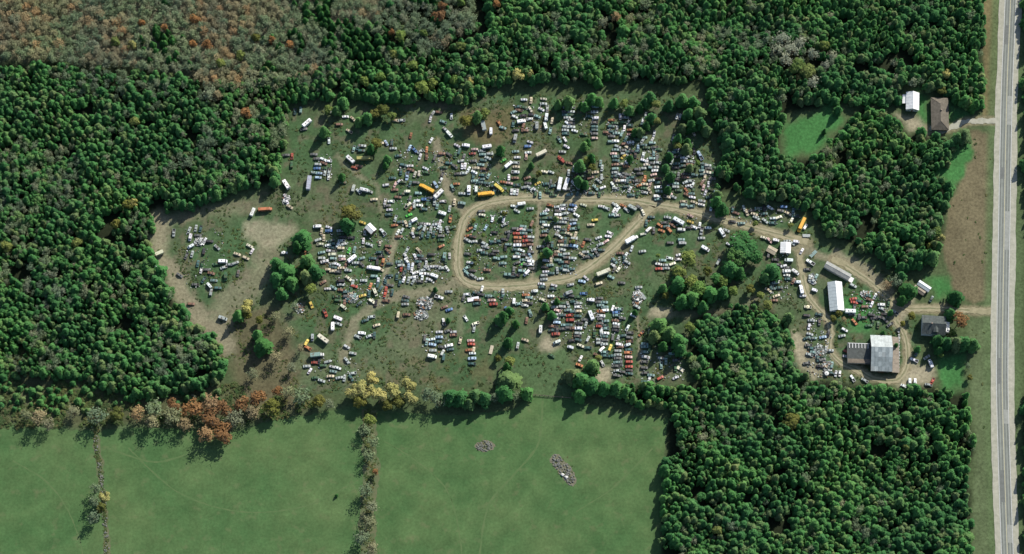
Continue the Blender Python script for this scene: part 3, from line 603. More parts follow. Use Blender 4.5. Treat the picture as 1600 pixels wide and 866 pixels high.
def poisson(poly_list, spacing, seed, z=5.0, margin=0.0):
    """jittered grid of base points whose crowns show inside the px polygons"""
    r = np.random.default_rng(seed)
    xs = np.arange(-425, 426, spacing); ys = np.arange(-265, 306, spacing * .92); XX, YY = np.meshgrid(xs, ys); XX = XX + (np.arange(len(ys)) % 2)[:, None] * spacing / 2
    XX = (XX + r.uniform(-.36, .36, XX.shape) * spacing).ravel(); YY = (YY + r.uniform(-.36, .36, YY.shape) * spacing).ravel()
    px, py = to_px(XX, YY, z); ok = np.zeros(len(XX), bool); edge = np.full(len(XX), -1e9)
    for p in poly_list:
        d = sdf(px + (fbm(XX, YY, 11, 61) - .5) * 19, py + (fbm(XX, YY, 11, 67) - .5) * 19, p); edge = np.maximum(edge, d)
    ok = edge > margin
    return XX[ok], YY[ok], px[ok], py[ok], edge[ok]
fixed = np.array([(t[3].location.x, t[3].location.y, t[3].scale.x * TREES[t[0]][2]) for t in TREE_RECS])
def clear_of_fixed(x, y, k=.62):
    ok = np.ones(len(x), bool)
    for fx, fy, fr in fixed: ok &= np.hypot(x - fx, y - fy) > fr * k + .9
    return ok
CON = [FORESTS[k] for k in ('north', 'west', 'middle', 'southeast', 'roadside', 'roadside_south')]
x, y, px, py, ed = poisson(CON, 3.45, 5)
nwd = sdf(px, py, FORESTS['northwest']); r = np.random.default_rng(3)
mixed = smooth(sdf(px, py, [(330, -80), (800, -80), (760, 50), (680, 100), (500, 120), (330, 130)]), -20, 30)
keep = clear_of_fixed(x, y) & (r.uniform(0, 1, len(x)) > smooth(nwd, -14, 12)) & (r.uniform(0, 1, len(x)) > mixed * .9)
gap = fbm(x, y, 16, 90, 3); keep &= gap > .30                                                   # openings in the canopy
x, y, px, py, ed = (a[keep] for a in (x, y, px, py, ed))
size = (.50 + .72 * fbm(x, y, 12, 33, 2)) * r.uniform(.6, 1.5, len(x)); tall = (.55 + .65 * fbm(x, y, 20, 35, 3)) * r.uniform(.78, 1.22, len(x)) * (.75 + .25 * size)
size *= np.where(inside(px, py, FORESTS['west']), .95, 1.0); tall *= np.where(inside(px, py, FORESTS['middle']), .75, 1.0)
# edge trees that show largest stand as trees of their own
EDGE_AREAS = [('along the southeast wood edge facing the pasture', (1020, 640, 1062, 866)), ('along the southeast wood edge facing the road', (1492, 612, 1535, 866)), ('along the forest edge above the yard', (440, 100, 1112, 175)),
              ('along the western forest edge facing the yard', (225, 240, 460, 600)), ('along the wood edge beside the northern rows', (1100, 140, 1150, 330)), ('along the edge of the wood north of the barns', (1250, 330, 1480, 425)), ('along the top of the southeast wood', (1064, 590, 1500, 618)), ('on the far side of the paved road', (1590, 0, 1612, 866))]
order = np.argsort(-size * tall); taken = np.zeros(len(x), bool); quota = max(0, 297 - sum(1 for t in TREE_RECS if LOOK[t[0]][1] == 'cedar_tree')); per = {a[0]: 0 for a in EDGE_AREAS}
cap_each = 26
for i in order:
    if quota <= 0: break
    if ed[i] > 13: continue
    for nm, (x0, y0, x1, y1) in EDGE_AREAS:
        if x0 <= px[i] <= x1 and y0 <= py[i] <= y1 and per[nm] < cap_each:
            per[nm] += 1; quota -= 1; taken[i] = True
            crown, wood = TREES['cedar'][0][int(i) % 6]; o = empty('cedar_tree', (x[i], y[i], -.05), float(r.uniform(0, 6.28)), (size[i], size[i], tall[i]))
            link('crown', crown, o); link('trunk', wood, o); TREE_RECS.append(('cedar', px[i], py[i], o, nm)); break
x, y, size, tall, px, py = (a[~taken] for a in (x, y, size, tall, px, py))
# young growth on the scrubland joins the mass
sx_, sy_, spx, spy, _e = poisson([[(-90, 552), (60, 556), (150, 545), (176, 612), (340, 606), (380, 620), (240, 640), (-90, 655)]], 4.6, 71, 2.0, 2); kk = r.uniform(0, 1, len(sx_)) < .8 * smooth(fbm(sx_, sy_, 13, 5, 3), .28, .55); sx_, sy_, spx, spy = sx_[kk], sy_[kk], spx[kk], spy[kk]
ssz = r.uniform(.35, .95, len(sx_)); x = np.concatenate([x, sx_]); y = np.concatenate([y, sy_]); px = np.concatenate([px, spx]); py = np.concatenate([py, spy]); size = np.concatenate([size, ssz]); tall = np.concatenate([tall, ssz * .6])
# mostly cedar, some leafy and thin crowns in drifts: more of them in the western and northern woods
drift = fbm(x, y, 26, 123, 3) + .10 * inside(px, py, FORESTS['west']) - .08 * inside(px, py, FORESTS['southeast']); roll = r.uniform(0, 1, len(x)); pickv = r.integers(0, 6, len(x))
leafy = roll < .10 + .30 * smooth(drift, .5, .68); thin = (roll > np.where(inside(px, py, FORESTS['southeast']), .985, .95) - .32 * smooth(drift, .55, .72)) & ~leafy
pickv = np.where(leafy, 6 + r.integers(0, 3, len(x)), pickv); pickv = np.where(thin, 9 + r.integers(0, 3, len(x)), pickv)
size = np.where(leafy | thin, size * .70, size)
cz = np.full(len(x), -.05)
tag(scatter('cedar_forest', np.stack([x, y, cz], 1), np.stack([size, size, tall], 1), proto_collection('cedar_protos', ['cedar', 'forest_leafy', 'grey']), 3, pickv), 'dense mass of green cedars surrounding the scrapyard on all sides', kind='stuff')
x, y, px, py, ed = poisson([FORESTS['northwest'], [(330, -80), (760, -80), (740, 40), (660, 100), (500, 130), (330, 140)]], 4.6, 15)
keep = clear_of_fixed(x, y, .5); x, y, px, py = x[keep], y[keep], px[keep], py[keep]
kind_n = fbm(x, y, 32, 77, 3) + .25 * smooth(px, 330, 620) + r.uniform(-.12, .12, len(x))
for nm, sel, kinds, sd_ in (('brown_woodland', kind_n < .52, ['rust', 'rust', 'grey'], 5), ('grey_woodland', (kind_n >= .52), ['grey'], 6)):
    pass
isr = kind_n < .46; isg = (kind_n >= .46) & (kind_n < .75); isc = kind_n >= .75
SC = {}
for nm, sel, kinds, lab in (('brown_woodland', isr, ['rust'], 'mass of thin brown autumn woodland in the upper corner behind the cedars'), ('grey_woodland', isg, ['grey'], 'mass of thin grey-green woodland bordering the cedars at the top')):
    n_ = int(sel.sum()); s_ = r.uniform(.65, 1.05, n_)
    tag(scatter(nm, np.stack([x[sel], y[sel], np.full(n_, -.05)], 1), np.stack([s_, s_, r.uniform(.75, 1.1, n_)], 1), proto_collection(nm + '_protos', kinds), 8), lab, kind='stuff')
n_ = int(isc.sum()); s_ = r.uniform(.8, 1.2, n_)
tag(scatter('scattered_evergreen_woods', np.stack([x[isc], y[isc], np.full(n_, -.05)], 1), np.stack([s_, s_, r.uniform(.8, 1.1, n_)], 1), proto_collection('dark_protos', ['dark']), 9), 'dark evergreens scattered through the thin autumn woodland at the top', kind='stuff')
# low growth: weeds and brush over the yard, brush at the wood's foot
v, q = broad_crown(201, 1.0, .8, 60, 4, .02, .8, False); bush = fast_mesh('weed_clump', v, q, L_WEED)
bc = bpy.data.collections.new('weed_protos'); bc.objects.link(bpy.data.objects.new('weed_clump_a', bush)); v, q = broad_crown(203, 1.0, .8, 60, 5, .02, .9, False); bc.objects.link(bpy.data.objects.new('weed_clump_b', fast_mesh('weed_clump', v, q, L_WEED)))
_rw = np.random.default_rng(77); wpolys = [YARD, [(-90, 545), (150, 540), (180, 615), (360, 600), (440, 600), (520, 625), (430, 660), (-90, 672)], BROWN, VERGE_S]
x = _rw.uniform(-330, 330, 70000); y = _rw.uniform(-110, 130, 70000); px, py = to_px(x, y); _in = np.zeros(len(x), bool)
for _p in wpolys: _in |= inside(px, py, _p)
x, y, px, py = x[_in], y[_in], px[_in], py[_in]
dens = smooth(fbm(x, y, 9, 51, 3), .40, .62); dens *= np.where(inside(px, py, BROWN) | inside(px, py, VERGE_S), .08, 1); dens *= np.where(inside(px, py, [(-90, 545), (150, 540), (180, 615), (360, 600), (440, 600), (520, 625), (430, 660), (-90, 672)]), 1.8, 1)
for pts, hw in TRACKS.values(): dens *= smooth(seg_dist(px, py, pts), hw + 1, hw + 5)
for pts, hw, s_ in FAINT: dens *= 1 - .9 * smooth(seg_dist(px, py, pts), hw, hw * .6) * min(1, s_ * 1.5)
for p in PATCHES: dens *= smooth(-sdf(px, py, p), -3, 3)
keep = r.uniform(0, 1, len(x)) < dens * .55; x, y, px, py = x[keep], y[keep], px[keep], py[keep]
s_ = r.uniform(.5, 1.5, len(x))
for (vp, sp, nn) in (([(578, 640), (576, 680), (580, 730), (576, 780), (574, 830), (572, 930)], 7, 420), ([(150, 668), (151, 706), (156, 727), (159, 756), (164, 800), (166, 850), (168, 930)], 2.6, 330)):
    tt = r.uniform(0, len(vp) - 1.001, nn); ii = tt.astype(int); ff = tt - ii; va = np.array(vp, float); bx = va[ii] * (1 - ff)[:, None] + va[ii + 1] * ff[:, None]; bx[:, 0] += r.normal(0, sp * .6, nn)
    gg = np.array([tuple(G(a, b_))[:2] for a, b_ in bx]); x = np.concatenate([x, gg[:, 0]]); y = np.concatenate([y, gg[:, 1]]); px = np.concatenate([px, bx[:, 0]]); py = np.concatenate([py, bx[:, 1]]); s_ = np.concatenate([s_, r.uniform(.6, 1.6, nn)])
for cx_, cy_, rx_, nn in ((757, 697, 9, 50), (873, 723, 8, 40), (884, 738, 9, 50), (891, 750, 6, 25)):
    bx = np.stack([cx_ + r.normal(0, rx_ * .55, nn), cy_ + r.normal(0, rx_ * .5, nn)], 1); gg = np.array([tuple(G(a, b_))[:2] for a, b_ in bx]); x = np.concatenate([x, gg[:, 0]]); y = np.concatenate([y, gg[:, 1]]); px = np.concatenate([px, bx[:, 0]]); py = np.concatenate([py, bx[:, 1]]); s_ = np.concatenate([s_, r.uniform(.4, 1.0, nn)])
s_ *= np.where(inside(px, py, [(-90, 545), (150, 540), (180, 615), (360, 600), (440, 600), (520, 625), (430, 660), (-90, 672)]), 1.9, 1)
tag(scatter('weeds', np.stack([x, y, np.full(len(x), -.12)], 1), np.stack([s_, s_, s_ * r.uniform(.18, .5, len(x))], 1), bc, 12), 'weeds and low brush growing between the wrecks', kind='stuff')
#PART3
# ------------------------------------------------------------------ vehicles: each kind built once as a set of parts, x is forward, about real size
def ring(x, w, z0, z1, t=.8, zs=None):
    zs = z0 + (z1 - z0) * .6 if zs is None else zs
    return [(x, -w * .92, z0), (x, -w, zs), (x, -w * t, z1), (x, w * t, z1), (x, w, zs), (x, w * .92, z0)]
def wheel_mesh(r, wd):
    mb = MB(); mb.tube((0, -wd / 2, 0), (0, wd / 2, 0), r, r, 10); mb.tube((0, -wd / 2 - .01, 0), (0, wd / 2 + .01, 0), r * .55, r * .55, 8, 1)
    return mb.mesh('wheel', [M_TYRE, M_METAL])
def at(mesh, x, y, z): return ('wheel', mesh, (x, y, z))
KINDS = {}
W_CAR = wheel_mesh(.31, .2); W_BIG = wheel_mesh(.48, .28)
def four(w, xf, xr, y, z): return [('wheel', w, (xf, y, z)), ('wheel', w, (xf, -y, z)), ('wheel', w, (xr, y, z)), ('wheel', w, (xr, -y, z))]
# sedan
mb = MB(); mb.loft([ring(-2.3, .78, .42, .78), ring(-2.15, .86, .3, .92), ring(-1.2, .9, .24, .97), ring(.7, .9, .24, .98), ring(1.5, .88, .24, .92), ring(2.15, .82, .3, .78), ring(2.32, .7, .4, .66)])
mb.loft([ring(-1.45, .76, .93, .97, .98), ring(-.95, .74, .93, 1.36, .84), ring(.1, .74, .93, 1.42, .84), ring(.45, .74, .93, 1.38, .84), ring(1.05, .76, .93, .97, .98)])
g1 = MB().quad((.52, -.56, 1.36), (1.02, -.68, 1.0), (1.02, .68, 1.0), (.52, .56, 1.36), 0, .02); g2 = MB().quad((-1.42, -.66, 1.0), (-1.0, -.55, 1.34), (-1.0, .55, 1.34), (-1.42, .66, 1.0), 0, .02)
for m_ in (g1, g2): m_.v = [(a, b_, c + .035) for a, b_, c in m_.v]
KINDS['sedan'] = [('body', mb.mesh('car_body', M_PAINT), None), ('windscreen', g1.mesh('windscreen', M_GLASS), None), ('rear_window', g2.mesh('rear_window', M_GLASS), None)] + four(W_CAR, 1.4, -1.35, .78, .31)
# station wagon
mb = MB(); mb.loft([ring(-2.3, .8, .4, .9), ring(-2.1, .88, .28, .97), ring(.7, .9, .24, .98), ring(1.5, .88, .24, .94), ring(2.15, .82, .3, .8), ring(2.32, .7, .4, .66)])
mb.loft([ring(-2.2, .78, .93, .99, .95), ring(-1.95, .76, .93, 1.48, .86), ring(.1, .76, .93, 1.5, .86), ring(.4, .75, .93, 1.45, .86), ring(1.0, .77, .93, .98, .98)])
g1 = MB().quad((.46, -.58, 1.44), (.98, -.68, 1.01), (.98, .68, 1.01), (.46, .58, 1.44), 0, .02); g1.v = [(a, b_, c + .035) for a, b_, c in g1.v]
g2 = MB().quad((-2.22, -.66, 1.03), (-2.0, -.6, 1.44), (-2.0, .6, 1.44), (-2.22, .66, 1.03), 0, .02); g2.v = [(a - .02, b_, c + .01) for a, b_, c in g2.v]
KINDS['wagon'] = [('body', mb.mesh('car_body', M_PAINT), None), ('windscreen', g1.mesh('windscreen', M_GLASS), None), ('rear_window', g2.mesh('rear_window', M_GLASS), None)] + four(W_CAR, 1.4, -1.35, .78, .31)
# car with its bonnet off: the engine bay shows dark
mb = MB(); mb.loft([ring(-2.3, .78, .42, .78), ring(-2.15, .86, .3, .92), ring(-1.2, .9, .24, .97), ring(1.02, .9, .24, .98)])
mb.loft([ring(-1.45, .76, .93, .97, .98), ring(-.95, .74, .93, 1.36, .84), ring(.1, .74, .93, 1.42, .84), ring(.45, .74, .93, 1.38, .84), ring(1.0, .76, .93, .97, .98)])
mb.box(1.03, 2.2, .66, .88, .3, .9).box(1.03, 2.2, -.88, -.66, .3, .9).box(2.2, 2.34, -.85, .85, .32, .78)
eb = MB().box(1.05, 2.18, -.65, .65, .3, .55).box(1.25, 1.9, -.3, .3, .55, .78)
KINDS['stripped'] = [('body', mb.mesh('car_body', M_PAINT), None), ('engine_bay', eb.mesh('engine_bay', M_TRIM), None), ('rear_window', KINDS['sedan'][2][1], None)] + four(W_CAR, 1.4, -1.35, .78, .31)
# pickup
mb = MB(); mb.loft([ring(-.55, .9, .4, 1.02), ring(.9, .9, .4, 1.05), ring(1.9, .88, .4, 1.02), ring(2.5, .8, .45, .88)])
mb.loft([ring(-.5, .78, 1.0, 1.62, .88), ring(.35, .78, 1.0, 1.68, .86), ring(.62, .77, 1.0, 1.62, .86), ring(1.05, .8, 1.0, 1.06, .98)])
mb.box(-2.6, -.56, .8, .93, .55, 1.06).box(-2.6, -.56, -.93, -.8, .55, 1.06).box(-2.66, -2.58, -.92, .92, .52, 1.03)
bedm = MB().box(-2.57, -.57, -.79, .79, .5, .62)
g1 = MB().quad((.66, -.58, 1.63), (1.04, -.7, 1.09), (1.04, .7, 1.09), (.66, .58, 1.63), 0, .02); g1.v = [(a + .02, b_, c + .02) for a, b_, c in g1.v]
KINDS['pickup'] = [('body', mb.mesh('pickup_body', M_PAINT), None), ('truck_bed', bedm.mesh('truck_bed', M_TRIM), None), ('windscreen', g1.mesh('windscreen', M_GLASS), None)] + four(W_CAR, 1.65, -1.6, .82, .31)
# panel van
mb = MB(); mb.loft([ring(-2.5, .92, .4, 1.95, .86, 1.4), ring(-2.35, .97, .32, 2.1, .88, 1.5), ring(.9, .97, .32, 2.12, .88, 1.5), ring(1.25, .96, .32, 1.98, .86, 1.5), ring(1.75, .93, .34, 1.2, .86, 1.0), ring(2.45, .85, .4, .98, .86, .8)])
g1 = MB().quad((1.3, -.72, 1.93), (1.74, -.76, 1.26), (1.74, .76, 1.26), (1.3, .72, 1.93), 0, .02); g1.v = [(a + .03, b_, c + .03) for a, b_, c in g1.v]
rv = MB().box(-.9, -.4, -.25, .25, 2.1, 2.2)
KINDS['van'] = [('body', mb.mesh('van_body', M_PAINT), None), ('windscreen', g1.mesh('windscreen', M_GLASS), None), ('roof_vent', rv.mesh('roof_vent', M_TRIM), None)] + four(W_CAR, 1.55, -1.5, .84, .31)
# school bus, 10.5 m
mb = MB(); mb.loft([ring(-5.25, 1.1, .6, 2.75, .8, 2.2), ring(-5.1, 1.22, .5, 3.0, .8, 2.4), ring(3.3, 1.22, .5, 3.0, .8, 2.4), ring(3.6, 1.18, .5, 2.85, .78, 2.3), ring(3.75, 1.15, .5, 1.75, .8, 1.4), ring(5.0, 1.02, .5, 1.6, .8, 1.3), ring(5.2, .9, .6, 1.3, .8, 1.1)])
parts = [('body', mb.mesh('bus_body', M_PAINT), None)]
g1 = MB().quad((3.66, -.95, 2.68), (3.79, -1.0, 1.85), (3.79, 1.0, 1.85), (3.66, .95, 2.68), 0, .02); g1.v = [(a + .03, b_, c) for a, b_, c in g1.v]; parts.append(('windscreen', g1.mesh('windscreen', M_GLASS), None))
wm = MB().box(-.36, .36, -.015, .015, -.3, .3).mesh('window', M_GLASS)
for k in range(9):
    for s_ in (-1, 1): parts.append(('window', wm, (-4.5 + k * .92, s_ * 1.222, 2.08)))
hm = MB().box(-.35, .35, -.35, .35, 0, .08).mesh('roof_hatch', M_PAINT)
parts += [('roof_hatch', hm, (-2.6, 0, 2.99)), ('roof_hatch', hm, (1.4, 0, 2.99))]
rb = MB().box(-5.0, 3.6, -.012, .012, -.06, .06).mesh('rub_rail', M_TRIM)
parts += [('rub_rail', rb, (0, 1.225, 1.35)), ('rub_rail', rb, (0, -1.225, 1.35))]
KINDS['bus'] = parts + four(W_BIG, 4.2, -3.1, 1.05, .48)
# camper trailer, 6 m
mb = MB(); mb.loft([ring(-3.0, .95, .75, 2.2, .85, 1.9), ring(-2.8, 1.12, .5, 2.6, .88, 2.2), ring(2.7, 1.12, .5, 2.6, .88, 2.2), ring(3.0, .98, .9, 2.0, .85, 1.8)])
fr = MB().box(-2.6, 2.9, -.6, -.5, .42, .5).box(-2.6, 2.9, .5, .6, .42, .5); fr.tube((2.9, -.55, .46), (4.1, 0, .46), .05, .05, 5); fr.tube((2.9, .55, .46), (4.1, 0, .46), .05, .05, 5); fr.tube((4.0, 0, 0), (4.0, 0, .46), .04, .04, 5)
rvm = MB().box(-.28, .28, -.28, .28, 0, .14).mesh('roof_vent', M_TRIM); dm = MB().box(-.33, .33, -.02, .02, -.8, .8).mesh('door', mat('camper_door', (.55, .55, .52), .5))
wn_ = MB().box(-.45, .45, -.015, .015, -.28, .28).mesh('window', M_GLASS)
KINDS['camper'] = [('body', mb.mesh('camper_body', M_PAINT), None), ('hitch_frame', fr.mesh('hitch_frame', M_TRIM), None), ('roof_vent', rvm, (-1.2, 0, 2.59)), ('roof_vent', rvm, (1.0, .2, 2.59)), ('door', dm, (1.2, -1.125, 1.4)), ('window', wn_, (-.6, -1.125, 1.75)), ('window', wn_, (-.6, 1.125, 1.75)), ('wheel', W_CAR, (-.4, 1.0, .31)), ('wheel', W_CAR, (-.4, -1.0, .31))]
# cargo trailer, 9 m
mb = MB().box(-4.5, 4.5, -1.22, 1.22, 1.0, 3.5); fr = MB().box(-4.4, 4.4, -.5, -.38, .8, .99).box(-4.4, 4.4, .38, .5, .8, .99).box(3.0, 3.12, -.9, -.8, 0, .99).box(3.0, 3.12, .8, .9, 0, .99)
seam = MB().box(-.04, .04, -1.235, 1.235, 3.5, 3.56).mesh('roof_rib', M_PAINT); dr = MB().box(-.02, .02, -.58, .58, -1.15, 1.15).mesh('rear_door', M_METAL)
KINDS['trailer'] = [('body', mb.mesh('trailer_body', M_PAINT), None), ('chassis', fr.mesh('chassis', M_TRIM), None), ('rear_door', dr, (-4.525, .61, 2.25)), ('rear_door', dr, (-4.525, -.61, 2.25))] + [('roof_rib', seam, (-4.2 + 1.4 * k, 0, 0)) for k in range(7)] + [('wheel', W_BIG, (-3.2, 1.0, .48)), ('wheel', W_BIG, (-3.2, -1.0, .48)), ('wheel', W_BIG, (-2.1, 1.0, .48)), ('wheel', W_BIG, (-2.1, -1.0, .48))]
# box truck, 8 m
mb = MB().box(-4.0, 1.9, -1.18, 1.18, .95, 3.2); cb = MB(); cb.loft([ring(2.0, 1.0, .5, 2.3, .86, 1.6), ring(2.9, 1.0, .5, 2.3, .86, 1.6), ring(3.3, .98, .5, 1.5, .88, 1.2), ring(4.1, .88, .55, 1.3, .88, 1.0)])
g1 = MB().quad((2.95, -.8, 2.24), (3.28, -.84, 1.56), (3.28, .84, 1.56), (2.95, .8, 2.24), 0, .02); g1.v = [(a + .03, b_, c + .03) for a, b_, c in g1.v]
fr = MB().box(-3.9, 2.2, -.5, .5, .6, .94)
KINDS['truck'] = [('cargo_box', mb.mesh('cargo_box', M_PAINT), None), ('cab', cb.mesh('cab', mat('cab_white', (.62, .62, .6), .45, .4, .3, .8)), None), ('windscreen', g1.mesh('windscreen', M_GLASS), None), ('chassis', fr.mesh('chassis', M_TRIM), None)] + [('roof_rib', MB().box(-.03, .03, -1.19, 1.19, 3.2, 3.25).mesh('roof_rib', M_PAINT), (-3.6 + 1.3 * k, 0, 0)) for k in range(5)] + four(W_BIG, 3.2, -2.4, 1.0, .48)
# flat deck trailer
mb = MB(); 
for k in range(6): mb.box(-3.0, 3.0, -1.1 + k * .37, -.77 + k * .37, .62, .68)
fr = MB().box(-3, 3, -.6, -.5, .45, .61).box(-3, 3, .5, .6, .45, .61); fr.tube((3.0, 0, .52), (4.1, 0, .5), .06, .06, 5); fr.tube((4.0, 0, 0), (4.0, 0, .5), .04, .04, 5)
KINDS['flatbed'] = [('deck', mb.mesh('deck', M_PAINT), None), ('chassis', fr.mesh('chassis', M_TRIM), None), ('wheel', W_CAR, (-.5, 1.22, .31)), ('wheel', W_CAR, (-.5, -1.22, .31))]
BASE_LEN = {'sedan': 4.6, 'wagon': 4.6, 'stripped': 4.6, 'pickup': 5.2, 'van': 5.0, 'bus': 10.45, 'camper': 6.0, 'trailer': 9.0, 'truck': 8.1, 'flatbed': 6.0}
NAME = {'sedan': 'scrap_car', 'wagon': 'scrap_car', 'stripped': 'scrap_car', 'pickup': 'pickup_truck', 'van': 'van', 'bus': 'school_bus', 'camper': 'camper_trailer', 'trailer': 'cargo_trailer', 'truck': 'box_truck', 'flatbed': 'flatbed_trailer'}
NOUN = {'sedan': 'car', 'wagon': 'car', 'stripped': 'car', 'pickup': 'pickup truck', 'van': 'van', 'bus': 'school bus', 'camper': 'camper trailer', 'trailer': 'cargo trailer', 'truck': 'box truck', 'flatbed': 'flatbed trailer'}
CATEG = {'sedan': 'car', 'wagon': 'car', 'stripped': 'car', 'pickup': 'pickup truck', 'van': 'van', 'bus': 'bus', 'camper': 'camper', 'trailer': 'trailer', 'truck': 'truck', 'flatbed': 'trailer'}
COL = {'w': ('white', (.68, .70, .69)), 's': ('silver', (.30, .335, .32)), 'e': ('pale teal', (.17, .27, .25)), 'g': ('dark grey', (.10, .105, .10)), 'k': ('black', (.03, .032, .035)), 'd': ('dark teal', (.045, .10, .095)),
       'b': ('blue', (.07, .15, .30)), 'l': ('light blue', (.34, .46, .58)), 'r': ('red', (.36, .075, .05)), 'o': ('rusty orange', (.42, .17, .075)), 'y': ('yellow', (.60, .45, .10)), 't': ('tan', (.46, .40, .28)),
       'n': ('brown', (.16, .09, .06)), 'p': ('pink', (.55, .38, .34)), 'q': ('dark green', (.04, .095, .045)), 'a': ('glare-bright green', (.10, .5, .08)), 'c': ('cream', (.62, .60, .46)), 'u': ('school-bus orange', (.70, .38, .05)), 'v': ('lavender grey', (.38, .38, .46)), 'z': ('dull olive yellow', (.32, .31, .10)), 'm': ('white', (.85, .85, .84))}  # brightest white also stands in for sun glints, bright green for glare
LETTER = {'c': None, 'p': 'pickup', 'v': 'van', 'b': 'bus', 'm': 'camper', 't': 'trailer', 'k': 'truck', 'f': 'flatbed'}
